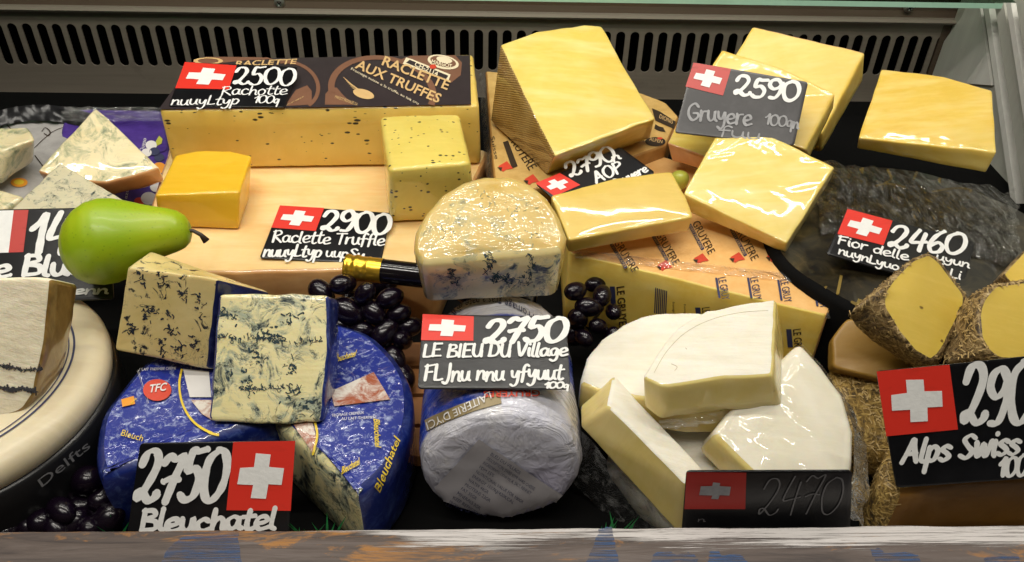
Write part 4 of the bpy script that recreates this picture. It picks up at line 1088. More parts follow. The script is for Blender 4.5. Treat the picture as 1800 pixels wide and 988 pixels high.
for k, s in enumerate(lines):
    a = (862-k*6.6, 795+k*7.6); ln = min(len(s), 24)*4.1
    printed('sticker_text', s, a, (a[0]+ln*.84, a[1]+ln*.56), (3, -5), sk, .0024, M['navy_text'], stk)
# half wheel of blue on top
hp = Plane((860, 455), .156, 20, 0)
arcp = [(737, 466), (726, 438), (730, 405), (748, 372), (776, 340), (812, 318), (852, 307), (892, 308), (930, 320), (962, 345), (985, 380), (996, 415), (992, 442)]
P = [hp(*q) for q in arcp]
Q = [p-hp.n*.046 for p in P]; Q[0] = hp(748, 534, -.046); Q[-1] = hp(978, 524, -.046); Q[1] = Q[1]+Vector((.003, 0, 0))
V, F, K = loft(P, Q, r=.005, corner=.007, jit=.0008, bulge=.003, seed=15)
hw = root('half_round_cheese', 'glossy film-wrapped half wheel with veined cut face on top of the silvery cylinder', 'cheese', (.013, .5, .108), 'cut cheese pieces')
lk = {'*': 'rind', 'bot': 'rind', 12: 'paste'}
build(hw, V, F, K, lk, {'rind': M['bleu_top'], 'paste': M['bleu_cut']})
sk = Skin(BVHTree.FromPolygons(V, F))
mould('mould_veins', [[(858, 448), (862, 462), (858, 476), (864, 490)], [(932, 448), (936, 462), (930, 480), (937, 500)], [(866, 484), (890, 487), (932, 486)], [(868, 490), (900, 496), (930, 496)], [(792, 470), (796, 486), (802, 498)]], sk, M['mould'], hw, 30, 2.6, seed=3)
mould('mould_spots', [[(780, 400), (800, 412)], [(850, 350), (870, 346)], [(880, 400), (920, 420), (950, 400)], [(905, 372), (925, 368)]], sk, M['mould_pale'], hw, 14, 9, (.0003, .0007), seed=4, step=2)
tp = Plane((870, 682), .1135, 7, 0)
price_tag('dark price tag reading 2750 LE BLEU DU Village leaning on the silvery cylinder', [(743, 552), (995, 556), (1003, 683), (734, 682)], tp,
    [('price', '2750', (850, 603), (993, 600), (8, -42), .0044), ('writing', 'LE BIEU DU Village', (743, 627), (998, 626), (3, -23), .0020), ('writing', 'FLJnu nnu yfyuut', (745, 670), (990, 667), (3, -28), .0019), ('writing', '100q', (958, 682), (1000, 682), (1, -10), .0016)],
    mat='slate_mid', flag=[(743, 552), (833, 556), (832, 599), (740, 598)])

# wine bottle lying behind
A, B = at(607, 469, .086), at(720, 482, .086)
ax = (B-A).normalized(); mpp = (B-A).length/113
bt = root('wine_bottle', 'dark bottle with a gold screw cap lying behind the grapes', 'bottle', (A.x+.06, A.y, .06))
def lathe(name, A, ax, prof, mat, parent, n=36):
    e1 = ax.cross(Vector((0, 0, 1))).normalized(); e2 = e1.cross(ax); V = []; F = []
    for (s, r_, *q) in prof:
        for k in range(n):
            a = 6.2832*k/n; rr = r_*(1+(q[0]*(1 if k % 2 else -1) if q else 0))
            V.append(A+ax*s+(e1*math.cos(a)+e2*math.sin(a))*rr)
    for i in range(len(prof)-1):
        for k in range(n): F.append((i*n+k, i*n+(k+1) % n, (i+1)*n+(k+1) % n, (i+1)*n+k))
    return mesh(name, V, F, mat, parent)
u = mpp
cap = lathe('screw_cap', A, ax, [(0, 0), (0, 18*u), (1*u, 21*u), (2*u, 22.5*u, .02), (8*u, 22.5*u, .02), (8.5*u, 21.6*u), (17*u, 21.6*u), (18*u, 22.6*u, .02), (25*u, 22.6*u, .02), (26*u, 21.6*u), (40*u, 21.6*u), (41*u, 22.2*u), (44*u, 22.2*u), (45*u, 21.6*u), (66*u, 21.8*u)], M['gold'], bt, 60)
lathe('neck', A, ax, [(66*u, 21*u), (140*u, 21*u), (170*u, 24*u), (200*u, 36*u), (225*u, 50*u), (330*u, 52*u), (335*u, 0)], M['bottle'], bt)
# grapes
def grape_mesh():
    bm = bmesh.new(); bmesh.ops.create_uvsphere(bm, u_segments=20, v_segments=14, radius=1)
    for v in bm.verts: v.co.z *= 1.42; v.co.x *= 1+.06*v.co.z
    me = bpy.data.meshes.new('grape'); bm.to_mesh(me); bm.free()
    me.polygons.foreach_set('use_smooth', [True]*len(me.polygons)); me.materials.append(M['grape']); return me
GM = grape_mesh()
def bunch(label, spots, seed, k=1.0):
    rr = random.Random(seed); P = [at(x, y, z-.006) for x, y, z in spots]; c = sum(P, Vector())/len(P)
    o = root('grape_bunch', label, 'grapes', (c.x, c.y, 0), 'dark grape bunches')
    for i, p in enumerate(P):
        g = bpy.data.objects.new('grape', GM); COL.objects.link(g); g.parent = o
        s = k*rr.uniform(.0074, .0108); g.scale = (s, s, s); g.location = p-o.location
        g.rotation_euler = (rr.uniform(.6, 1.6), rr.uniform(-.4, .4), rr.uniform(0, 6.3)) if i else (1.3, 0, -.9)
    pts = [c+Vector((0, 0, -.01)), c+Vector((.01, .012, -.004)), c+Vector((.014, .03, 0))]
    tube('stalk', pts, [.0016]*3, M['stem'], o, 8)
    return o
sp1 = [(603, 500, .088), (566, 516, .078), (641, 517, .084), (686, 524, .078), (655, 548, .07), (612, 548, .07), (700, 552, .066), (636, 580, .058), (678, 584, .056), (606, 598, .05), (708, 598, .05), (655, 612, .045), (694, 632, .04), (628, 634, .036), (560, 548, .06), (590, 572, .058), (718, 575, .055), (588, 612, .045), (665, 650, .03), (705, 660, .03), (620, 525, .066), (672, 500, .062)]
bunch('bunch of shiny dark grapes between the cream blue wedge and the half wheel', sp1, 3)
sp2 = [(1012, 512, .07), (1034, 540, .06), (1016, 560, .05), (1058, 520, .062), (1078, 548, .05), (1052, 574, .045), (1026, 594, .04), (1074, 590, .035), (1046, 500, .06), (1010, 590, .035)]
bunch('dark grapes in the gap between the half wheel and the printed orange block', sp2, 5, .82)
sp3 = [(75, 862, .04), (154, 846, .04), (108, 898, .04), (44, 927, .03), (80, 918, .03), (130, 922, .03), (156, 928, .03), (188, 915, .03), (188, 876, .03), (128, 866, .028), (104, 934, .03), (30, 905, .028), (62, 896, .026), (150, 890, .026), (170, 900, .024), (208, 900, .022), (20, 932, .03)]
bunch('dark grapes at the bottom left corner in front of the big wheel', sp3, 8)

# ================================================================== GRUYERE GROUP
ZG = .078
gpl = Plane((1250, 470), ZG)
blk = [(1000, 445), (1140, 478), (1300, 518), (1454, 555), (1483, 486), (1380, 380), (1240, 300), (1130, 262), (985, 270)]
o, sk, ps = solid('cheese_block', 'large cut block wrapped in orange film printed LE GRUYERE', 'cheese', blk, gpl, .076,
     {'printed_rind': M['orange'], 'paste': M['gruyere_back']}, {'top': 'printed_rind', '*': 'paste', 3: 'printed_rind'}, r=.002, corner=.004, jit=.0004, group='large cheeses', seed=16)
gs = gpl
def logo(x, y, ang, s, parent, surf, mat='ink', big=True):
    c, d = math.cos(R(ang)), math.sin(R(ang)); W = 74*s
    a = (x, y); b = (x+W*c, y+W*d); up = (d*17*s, -c*17*s)
    printed('print_name', 'GRUYERE', a, b, up, surf, .0006, M[mat], parent)
    q = (x-d*8*s, y+c*8*s)
    poly('print_strip', [(q[0]-d*1*s, q[1]+c*1*s), (q[0]+W*.8*c-d*1*s, q[1]+W*.8*d+c*1*s), (q[0]+W*.8*c+d*6*s, q[1]+W*.8*d-c*6*s), (q[0]+d*6*s, q[1]-c*6*s)], surf, .0005, M['navy_text'], parent)
    printed('print_strip_text', 'SWITZERLAND', (q[0]+2*c, q[1]+2*d), (q[0]+W*.76*c, q[1]+W*.76*d), (d*5*s, -c*5*s), surf, .0009, M['tan_text'], parent)
def berry(x, y, s, parent, surf):
    poly('red_motif', [(x-12*s, y), (x+3*s, y-9*s), (x+14*s, y+4*s), (x+2*s, y+6*s), (x-4*s, y+10*s)], surf, .0006, M['red_print'], parent)
    poly('dark_motif', [(x-14*s, y+2*s), (x-5*s, y+2*s), (x-7*s, y+9*s)], surf, .0007, M['ink'], parent)
for (x, y, a, s) in ((1078, 426, 58, .85), (1152, 412, 60, .85), (1216, 392, 62, .85), (1290, 400, 62, .9), (1380, 430, 62, .85), (1150, 350, 60, .7)): logo(x, y, a, s, o, gpl)
for (x, y, s) in ((1168, 466, 1), (1232, 454, 1), (1296, 452, 1), (1360, 450, 1), (1424, 463, 1), (1390, 480, .6)): berry(x, y, s, o, gpl)
for (x, y) in ((1262, 488), (1318, 488), (1371, 492), (1434, 502)):
    printed('print_name', 'LE GRUY', (x, y), (x+8, y+40), (14, -3), gpl, .0006, M['navy_text'], o)
    poly('print_strip', [(x-5, y), (x-1, y), (x+5, y+36), (x+1, y+36)], gpl, .0006, M['navy_text'], o)
for (x, y, h) in ((1084, 503, 60), (1234, 540, 30), (1394, 578, 40)):
    printed('print_name', 'LE GRUYERE', (x, y), (x+6, y+h+26), (14, -2), sk, .0006, M['ink'], o, bold=.01)
    grid_poly('print_strip', [(x-12, y), (x-3, y), (x, y+h*.8), (x-9, y+h*.8)], sk, .0005, M['navy_text'], o, 2, 6)
for k in range(7):
    grid_poly('bar_stripe', [(1152+k*3.2, 505+k*.9), (1153.8+k*3.2, 505.4+k*.9), (1151.8+k*3.2, 550+k*.9), (1150+k*3.2, 549.6+k*.9)], sk, .0005, M['navy_text'], o, 1, 8)
for (x, y) in ((1040, 492), (1058, 496), (1182, 530), (1202, 534)):
    printed('small_print', 'Fromage Suisse', (x, y), (x+2, y+34), (4, 0), sk, .0005, M['ink'], o)
V = []; F = []
for i in range(25):
    for j in range(4):
        t = i/24; a = Vector((1010+450*t, 438+50*t, 0)); y = a.y+j*5
        V.append(gpl(a.x, y, .0012+.0012*math.sin(j/3*math.pi)+.0006*noise.noise(Vector((t*30, j, 0)))))
for i in range(24):
    for j in range(3): q = i*4+j; F.append((q, q+1, q+5, q+4))
mesh('film_fold', V, F, M['film'], o)
V = []; F = []
for i in range(13):
    t = i/12
    for j in range(5):
        x = 1478-28*t+j*(5+3*noise.noise(Vector((t*6, 2, 0)))); y = 482+78*t
        V.append(gpl(x, y, .001-.004*j+.003*noise.noise(Vector((t*9, j, 4)))))
for i in range(12):
    for j in range(4): q = i*5+j; F.append((q, q+1, q+6, q+5))
mesh('film_end', V, F, M['film_streaky'], o)
# kraft wheel under the big wedge
kp = Plane((1000, 260), .092)
o, sk, ps = solid('round_cheese', 'flat wheel in brown printed kraft rind under the largest gruyere wedge', 'cheese',
     [(868, 326), (930, 336), (1000, 312), (1060, 295), (1115, 276), (1172, 254), (1194, 205), (1172, 180), (1130, 164), (1040, 140), (853, 124)], kp, .03,
     {'printed_rind': M['kraft'], 'side_rind': M['brown_side']}, {'top': 'printed_rind', '*': 'side_rind'}, r=.0025, corner=.004, jit=.0005, group='large cheeses', seed=17)
printed('print_name', 'GRUYERE', (890, 238), (930, 300), (15, -8), kp, .0005, M['ink'], o)
poly('print_strip', [(884, 250), (893, 247), (910, 292), (900, 296)], kp, .0005, M['ink'], o)
printed('print_name', 'Suisse', (862, 240), (870, 280), (7, -2), kp, .0005, M['ink'], o)
berry(888, 292, 1, o, kp); berry(934, 315, 1, o, kp)
poly('dark_band', [(1146, 190), (1160, 196), (1188, 214), (1184, 226), (1152, 212)], kp, .0005, M['ink'], o)
printed('band_text', 'DIONIS', (1158, 207), (1182, 218), (2, -7), kp, .0009, M['tan_text'], o)
disc('dark_seal', (1152, 249), 18, 8, kp, .0005, M['ink'], o); printed('band_text', 'ALPEN', (1141, 247), (1164, 252), (1, -6), kp, .0009, M['tan_text'], o)
disc('red_seal', (1160, 243), 5, 2, kp, .0011, M['red_print'], o)
poly('dark_tree', [(1152, 218), (1158, 222), (1166, 224), (1170, 232), (1158, 230), (1150, 226)], kp, .0005, M['ink'], o)
V = []; F = []
for i in range(20):
    for j in range(4):
        y = 128+205*i/19; x = 853+15*i/19-j*4+2*noise.noise(Vector((y*.05, j, 9)))
        V.append(kp(x, y, .002-.007*j+.004*noise.noise(Vector((y*.04, j, 1)))))
for i in range(19):
    for j in range(3): q = i*4+j; F.append((q, q+1, q+5, q+4))
mesh('film_edge', V, F, M['film_streaky'], o)
# biggest wedge
wp = Plane((974, 275), .125, 20, 5)
top = [(974, 275), (1152, 209), (1105, 130), (1058, 46), (1026, 44), (944, 55), (879, 80), (925, 176)]
P = [wp(*q) for q in top]
def down(q, z): return at(q[0], q[1], z)
Q = [down((961, 306), .093), down((1144, 243), .097), None, None, None, None, down((861, 212), .097), down((911, 258), .095)]
Q[3] = Q[6]+(P[3]-P[6])*1.0; Q[3].z = .1; Q[4] = Q[6]+(P[4]-P[6]); Q[4].z = .1; Q[5] = Q[6]+(P[5]-P[6]); Q[5].z = .1
Q[2] = (Q[1]+Q[3])/2
V, F, K = loft(P, Q, r=.0014, corner=.0025, jit=.0008, bulge=.001, seed=18)
c = sum(Q, Vector())/8
o = root('cheese_wedge', 'largest pale gruyere wedge with brown mesh-marked rind on its left side', 'cheese', (c.x, c.y, .092), 'cut cheese pieces')
build(o, V, F, K, {'*': 'paste', 6: 'rind', 7: 'rind'}, {'paste': M['gruyere'], 'rind': M['rind_gruy']})
# tag on the block
tp = Plane((1040, 325), .100, 16, 0)
price_tag('black price tag wedged below the largest gruyere wedge, half hidden', [(941, 322), (1090, 258), (1152, 303), (1000, 372)], tp,
    [('price', '2790', (1003, 312), (1086, 278), (-14, -22), .0030), ('writing', 'AOP', (1048, 322), (1098, 300), (-10, -18), .0024), ('writing', 'Gruyere', (1080, 330), (1140, 300), (-7, -12), .0018), ('writing', 'n', (1078, 284), (1092, 278), (-6, -12), .0022)],
    flag=[(941, 322), (984, 304), (1020, 325), (975, 345)])
# bar of cheese
bpn = Plane((1000, 423), .106, 18, 0)
solid('cheese_bar', 'smooth yellow cheese bar in shiny film lying on the orange printed block', 'cheese', [(1000, 423), (1219, 382), (1206, 345), (1180, 301), (1080, 313), (968, 344)], bpn, .019,
     {'paste': M['bar']}, {'*': 'paste'}, bot={0: (1000, 444), 1: (1211, 406)}, r=.0016, corner=.003, bulge=.0015, jit=.0006, group='cut cheese pieces', seed=19)
g = root('green_grape', 'single pale green grape behind the right end of the cheese bar', 'grape', at(1192, 318, .09), None)
go = bpy.data.objects.new('berry', GM.copy()); go.data.materials.clear(); go.data.materials.append(M['green_grape']); COL.objects.link(go); go.parent = g; go.scale = (.009,)*3; go.rotation_euler = (.5, .3, 0)
# back group
p25 = Plane((1445, 235), .100, 38, -12)
solid('cheese_slab', 'tall yellow slab standing at the very back behind the 2590 tag', 'cheese', [(1235, 190), (1445, 236), (1521, 92), (1323, 46)], p25, .03,
     {'paste': M['gruyere_back'], 'rind': M['rind_edge']}, {'*': 'paste', 2: 'rind'}, bot={1: (1444, 268), 2: (1517, 140)}, r=.0018, corner=.003, jit=.0006, group='cut cheese pieces', seed=20)
p26 = Plane((1415, 264), .126, 34, -11)
solid('cheese_slab', 'yellow film-wrapped slab directly behind the grey 2590 tag', 'cheese', [(1205, 187), (1415, 264), (1468, 165), (1375, 120), (1269, 87)], p26, .018,
     {'paste': M['gruyere_deep'], 'rind': M['rind_edge']}, {'*': 'paste'}, bot={1: (1424, 276), 2: (1465, 190)}, r=.0013, corner=.002, jit=.0005, bulge=.001, group='cut cheese pieces', seed=21)
p28 = Plane((1235, 273), .110, 8, -2)
solid('cheese_piece', 'small low piece with salmon-orange side under the left of the 2590 tag', 'cheese', [(1172, 252), (1236, 274), (1300, 296), (1320, 226), (1195, 205)], p28, .022,
     {'paste': M['gruyere'], 'rind': M['rind_edge']}, {'*': 'rind', 'top': 'paste'}, bot={0: (1181, 283), 1: (1228, 297)}, r=.0016, corner=.003, group='cut cheese pieces', seed=22)
p29 = Plane((1383, 428), .100, 25, -8)
solid('cheese_piece', 'glaring film-wrapped gruyere square leaning in front of the 2590 tag', 'cheese', [(1201, 340), (1290, 384), (1383, 428), (1467, 294), (1380, 250), (1278, 206), (1240, 270)], p29, .018,
     {'paste': M['gruyere'], 'rind': M['rind_edge']}, {'*': 'paste'}, bot={0: (1212, 374), 2: (1380, 447), 3: (1463, 312)}, r=.0013, corner=.002, bulge=.001, jit=.0006, group='cut cheese pieces', seed=23)
tp = Plane((1300, 245), .142, 40, -8)
price_tag('grey rounded price tag reading 2590 Gruyere among the gruyere slabs', [(1218, 109), (1421, 144), (1396, 256), (1186, 233)], tp,
    [('price', '2590', (1290, 165), (1404, 178), (4, -32), .0036), ('writing', 'Gruyere', (1208, 210), (1322, 220), (2, -30), .0022, 'chalk'), ('writing', '100qn', (1345, 218), (1404, 226), (2, -18), .0018, 'chalk'), ('writing', 'fuu', (1262, 238), (1340, 246), (2, -18), .0016, 'chalk')],
    mat='slate_grey', flag=[(1219, 110), (1285, 121), (1271, 168), (1205, 152)], flagmat='flag_worn', th=.0018)

# ================================================================== RIGHT: black wheel, piece, tag
C2 = at(1608, 420, .088); RB2 = .128
T = wheel_loop(C2, RB2, .088); Q = wheel_loop(C2, RB2, .005)
V, F, K = loft(T, Q, r=.008, corner=0, step=1, jit=0, wob=.0025, bulge=.006, seed=24)
kw = root('round_cheese', 'dark film-wrapped wheel with gold leaf print at the right', 'cheese', (C2.x, C2.y, 0), 'large cheeses')
build(kw, V, F, K, {'*': 'shaded_side', 'top': 'dark_wrap'}, {'dark_wrap': M['black_wheel'], 'shaded_side': M['deck']})  # near-black side colour paints the shadow around the wheel
sk = Skin(BVHTree.FromPolygons(V, F))
M['olive_print'] = plain('dull_gold_print', (.22, .15, .03), .45, var=.3).m
for st in ([(1480, 290), (1492, 276), (1500, 262)], [(1512, 300), (1524, 288), (1532, 280)], [(1560, 300), (1566, 315), (1556, 322)], [(1608, 282), (1612, 300), (1606, 316)], [(1648, 292), (1654, 306), (1650, 318)], [(1694, 304), (1700, 320), (1690, 326)], [(1640, 338), (1680, 332), (1722, 336)], [(1540, 328), (1560, 324), (1590, 330)]):
    scrawl('leaf_print', [st], sk, .0008, .0022, M['olive_print'], kw)
V = []; F = []; nu, nv = 46, 22
for i in range(nu+1):
    for j in range(nv+1):
        x = 1440+350*i/nu; y = 280+.16*(x-1440)+130*j/nv
        e = min(i, nu-i, j, nv-j)/4; x += 16*noise.noise(Vector((y*.05, i*.3, 2))); y += 14*noise.noise(Vector((x*.04, 1, 7)))
        h = (.0075+.004*noise.noise(Vector((x*.02, y*.03, 0)))+.0025*noise.noise(Vector((x*.09, y*.06, 3))))*min(1, e)
        q = Plane((1608, 420), .094)(x, y, h); V.append(q)
for i in range(nu):
    for j in range(nv): q = i*(nv+1)+j; F.append((q, q+1, q+nv+2, q+nv+1))
M['film_crumple'] = film('crumpled_cling_film', .0, 58, .30, (2.0, .5, 1), .010)
mesh('loose_film', V, F, M['film_crumple'], kw)
p30 = Plane((1509, 243), .122, 20, -8)
solid('cheese_piece', 'film-wrapped golden piece on the dark wheel at the far right', 'cheese', [(1509, 243), (1630, 256), (1752, 268), (1744, 159), (1660, 134), (1550, 121)], p30, .020,
     {'paste': M['gruyere_deep'], 'rind': M['rind_edge']}, {'*': 'paste', 4: 'rind', 3: 'rind'}, bot={0: (1506, 261), 2: (1733, 304)}, r=.0015, corner=.0025, bulge=.001, jit=.0006, group='cut cheese pieces', seed=25)
tp = Plane((1570, 470), .1, 16, 6)
price_tag('black price tag reading 2460 Fior delle Alpi on the dark wheel', [(1490, 367), (1715, 425), (1690, 512), (1452, 446)], tp,
    [('price', '2460', (1560, 434), (1694, 449), (8, -36), .0040), ('writing', 'Fior delle Alpi', (1472, 428), (1660, 474), (3, -15), .0018), ('writing', 'nuynLyuo', (1473, 446), (1580, 476), (3, -13), .0017), ('writing', 'uyun', (1645, 456), (1704, 472), (3, -12), .0017), ('writing', 'Li', (1668, 486), (1690, 492), (3, -14), .0017)],
    flag=[(1490, 367), (1569, 388), (1553, 431), (1472, 411)])

# ================================================================== RIGHT FRONT: hay-crusted cheese
def strawy(o, V, F, pick, n, L=.009, seed=4):
    rr = random.Random(seed); fs = [f for f, k in zip(F, pick) if k]; W = []
    for f in fs:
        a = ((V[f[1]]-V[f[0]]).cross(V[f[2]]-V[f[0]])).length; W.append(a)
    vs = []; fc = []
    for f in rr.choices(fs, W, k=n):
        c = sum((V[i]*rr.random() for i in f), Vector()); c = V[f[0]].lerp(V[f[1]], rr.random()).lerp(V[f[2]], rr.random())
        nn = (V[f[1]]-V[f[0]]).cross(V[f[2]]-V[f[0]])
        if nn.length < 1e-12: continue
        nn.normalize(); t = nn.orthogonal(); t.rotate(__import__('mathutils').Quaternion(nn, rr.uniform(0, 6.28)))
        l = L*rr.uniform(.4, 1); s = nn.cross(t)*rr.uniform(.0002, .0004); q = len(vs); h = nn*rr.uniform(.0004, .0014)
        vs += [c-t*l*.5+s+nn*.0002, c-t*l*.5-s+nn*.0002, c-s+h, c+s+h, c+t*l*.5-s+nn*.0003, c+t*l*.5+s+nn*.0003]; fc += [(q, q+1, q+2, q+3), (q+3, q+2, q+4, q+5)]
    mesh('straw', vs, fc, M['straw'], o, smooth=False, kind='stuff')
hpn = Plane((1600, 660), .055, 12, -4)
P = [hpn(*q) for q in ((1545, 800), (1640, 790), (1900, 770), (1900, 600), (1640, 590), (1470, 610), (1452, 680), (1480, 770))]
Q = [p-Vector((0, -.002, p.z-.002)) for p in P]
V, F, K = loft(P, Q, r=.014, corner=.016, jit=.001, wob=.002, seed=26)
o = root('round_cheese', 'low hay-crusted wheel behind the Alps Swiss tag', 'cheese', (P[0].x+.05, P[0].y+.05, 0), 'hay-crusted cheeses')
build(o, V, F, K, {'*': 'hay_crust'}, {'hay_crust': M['hay_gold']}); strawy(o, V, F, [k != 'bot' for k in K], 2200, .005)
hpn = Plane((1700, 850), .058, 14, -3)
P = [hpn(*q) for q in ((1583, 872), (1640, 858), (1700, 851), (1900, 842), (1920, 730), (1700, 740), (1590, 760), (1556, 790), (1545, 850))]
Q = [p-Vector((0, 0, p.z-.002)) for p in P]; Q[0] = at(1560, 925, .03); Q[0].z = .002
V, F, K = loft(P, Q, r=.006, corner=.01, jit=.001, seed=27)
o = root('half_round_cheese', 'hay-crusted half wheel with cut face coloured dark for shade at the bottom right', 'cheese', (P[0].x+.05, P[0].y+.03, 0), 'hay-crusted cheeses')
build(o, V, F, K, {'*': 'hay_crust', 0: 'paste', 1: 'paste', 2: 'paste'}, {'hay_crust': M['hay_gold'], 'paste': M['shaded_paste']}); strawy(o, V, F, [k not in ('bot', 0, 1, 2) for k in K], 1000, .005)
def poly3(label, spec, faces, mats, group, r=.003, name='cheese_wedge', cat='cheese'):
    """a faceted piece from corner points (picture x, y, height) with a soft bevel"""
    bm = bmesh.new(); P = [at(*q) for q in spec]; vs = [bm.verts.new(p) for p in P]
    names = list(mats); 
    for idx, part in faces:
        fc = bm.faces.new([vs[i] for i in idx]); fc.material_index = names.index(part)
    bmesh.ops.recalc_face_normals(bm, faces=bm.faces)
    bmesh.ops.bevel(bm, geom=list(bm.edges), offset=r, segments=3, profile=.6, affect='EDGES', clamp_overlap=True, material=names.index('hay_crust') if 'hay_crust' in names else -1)
    bmesh.ops.triangulate(bm, faces=[f for f in bm.faces if len(f.verts) > 4])
    for _ in range(3):
        long_ = [e for e in bm.edges if e.calc_length() > .006]
        if long_: bmesh.ops.subdivide_edges(bm, edges=long_, cuts=1); bmesh.ops.triangulate(bm, faces=[f for f in bm.faces if len(f.verts) > 4])
    for v in bm.verts: v.co += noise.noise_vector(v.co*40)*.0008
    bm.verts.index_update()
    V = [v.co.copy() for v in bm.verts]; F = [tuple(v.index for v in f.verts) for f in bm.faces]; K = [names[f.material_index] for f in bm.faces]
    bm.free()
    c = sum(P, Vector())/len(P)
    o = root(name, label, cat, (c.x, c.y, min(p.z for p in P)), group)
    build(o, V, F, K, {k: k for k in names} | {'*': names[0]}, mats)
    if 'hay_crust' in names: strawy(o, V, F, [k == 'hay_crust' for k in K], 420)
    return o, Skin(BVHTree.FromPolygons(V, F))
def herb(label, outline, pl, targets, seed, ref):
    P = [pl(*q) for q in outline]; Q = []
    for p, (tx, ty, dz) in zip(P, targets): Q.append(at(tx, ty, max(p.z-dz, .062)))
    V, F, K = loft(P, Q, r=.0035, corner=.006, jit=.0012, wob=.001, bulge=.001, seed=seed)
    c = sum(Q, Vector())/len(Q)
    o = root('cheese_wedge', label, 'cheese', (c.x, c.y, .06), 'hay-crusted cheeses')
    build(o, V, F, K, {'*': 'hay_crust', 'top': 'paste'}, {'paste': M['herb_paste'], 'hay_crust': M['hay']})
    strawy(o, V, F, [k not in ('top', 'bot') for k in K], 700, .0042, seed)
pa = Plane((1630, 540), .125, 36, 18)
oa = [(1549, 513), (1553, 540), (1578, 586), (1608, 620), (1638, 641), (1652, 628), (1676, 585), (1696, 540), (1699, 517), (1676, 486), (1648, 452), (1629, 442), (1604, 454), (1572, 484)]
ta = [(1490, 553, .012), (1494, 565, .02), (1532, 600, .03), (1580, 634, .035), (1622, 650, .02), (1650, 640, .03), (1672, 600, .05), (1694, 560, .055), (1694, 530, .055), (1660, 505, .05), (1630, 470, .04), (1596, 470, .03), (1556, 500, .025), (1512, 530, .016)]
herb('rounded yellow wedge with straw-flecked rind below the 2460 tag', oa, pa, ta, 41, None)
pb = Plane((1760, 570), .125, 36, 12)
ob = [(1742, 500), (1726, 524), (1719, 555), (1723, 592), (1736, 616), (1753, 632), (1800, 640), (1870, 640), (1870, 495), (1800, 490)]
tb = [(1699, 519, .012), (1680, 545, .02), (1658, 580, .03), (1652, 612, .03), (1656, 638, .02), (1690, 645, .02), (1800, 650, .03), (1860, 650, .03), (1860, 510, .03), (1780, 500, .02)]
herb('rounded yellow wedge with straw-flecked rind at the right edge above the Alps Swiss tag', ob, pb, tb, 42, None)
pc = Plane((1540, 640), .068, 34, -12)
solid('cheese_piece', 'cut piece coloured brownish for shade, with no rind, under the straw-flecked wedges', 'cheese', [(1462, 594), (1490, 558), (1530, 572), (1600, 615), (1632, 648), (1600, 662), (1545, 666), (1464, 646)], pc, .02,
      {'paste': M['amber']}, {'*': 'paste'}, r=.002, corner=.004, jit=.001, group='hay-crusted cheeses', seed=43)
bpn = Plane((1790, 500), .13, 30, -8)
solid('cheese_piece', 'corner of a yellow piece cut off by the right edge above the straw-covered wedge', 'cheese', [(1762, 482), (1790, 515), (1850, 520), (1850, 430), (1800, 440)], bpn, .02, {'paste': M['herb_paste'], 'hay_crust': M['hay']}, {'*': 'paste', 4: 'hay_crust', 0: 'hay_crust'}, r=.0015, corner=.002, group='hay-crusted cheeses', seed=28)
tp = Plane((1700, 850), .066, 58, -4)
price_tag('black price tag reading 290 Alps Swiss at the lower right edge', [(1541, 653), (1850, 622), (1882, 836), (1576, 858)], tp,
    [('price', '2900', (1690, 748), (1860, 736), (6, -100), .0050), ('writing', 'Alps Swiss', (1584, 814), (1792, 796), (8, -42), .0033), ('writing', '100q', (1756, 838), (1820, 834), (4, -34), .0028)],
    flag=[(1541, 653), (1669, 641), (1684, 755), (1558, 767)])

# ================================================================== BRIE GROUP
bpl = Plane((1150, 640), .078)
solid('half_round_cheese', 'white-rinded half brie at the back of the brie pile', 'cheese', [(1019, 672), (1050, 684), (1130, 700), (1200, 712), (1300, 716), (1380, 640), (1340, 580), (1242, 551), (1169, 548), (1128, 555), (1093, 570), (1058, 595), (1032, 627)], bpl, .028,
     {'rind': M['brie_rind'], 'paste': M['brie_paste']}, {'*': 'rind', 0: 'paste', 1: 'paste', 2: 'paste', 3: 'paste'}, r=.003, corner=.004, jit=.0013, group='brie pieces', seed=30)
bpl = Plane((1230, 780), .036)
solid('round_cheese', 'shaded low brie at the bottom of the brie pile, behind the dark 2470 tag', 'cheese', [(1060, 760), (1150, 880), (1320, 905), (1470, 860), (1480, 720), (1350, 690), (1150, 690)], bpl, .035,
     {'rind': M['brie_rind']}, {'*': 'rind'}, r=.004, corner=.02, jit=.0006, group='brie pieces', seed=31)
bpl = Plane((1250, 660), .108, 4, 0)
o, sk, ps = solid('cheese_wedge', 'thick brie wedge with white top lying on the half brie', 'cheese', [(1129, 664), (1168, 680), (1274, 663), (1359, 661), (1364, 527), (1320, 530), (1275, 538), (1243, 547), (1214, 559), (1182, 584), (1154, 622)], bpl, .028,
     {'rind': M['brie_rind'], 'paste': M['brie_paste']}, {'*': 'rind', 0: 'paste', 1: 'paste', 2: 'paste', 3: 'paste'}, bot={0: (1130, 714), 1: (1160, 738), 2: (1274, 722), 3: (1374, 716), 4: (1378, 600)}, r=.0022, corner=.004, jit=.0013, group='brie pieces', seed=32)
for st in ([(1150, 655), (1172, 618), (1205, 585), (1250, 562), (1300, 550), (1350, 546)], [(1180, 640), (1190, 645), (1186, 652)], [(1205, 612), (1207, 614)]):
    scrawl('rind_crease', [st], sk, .0002, .00035, M['crease'], o)
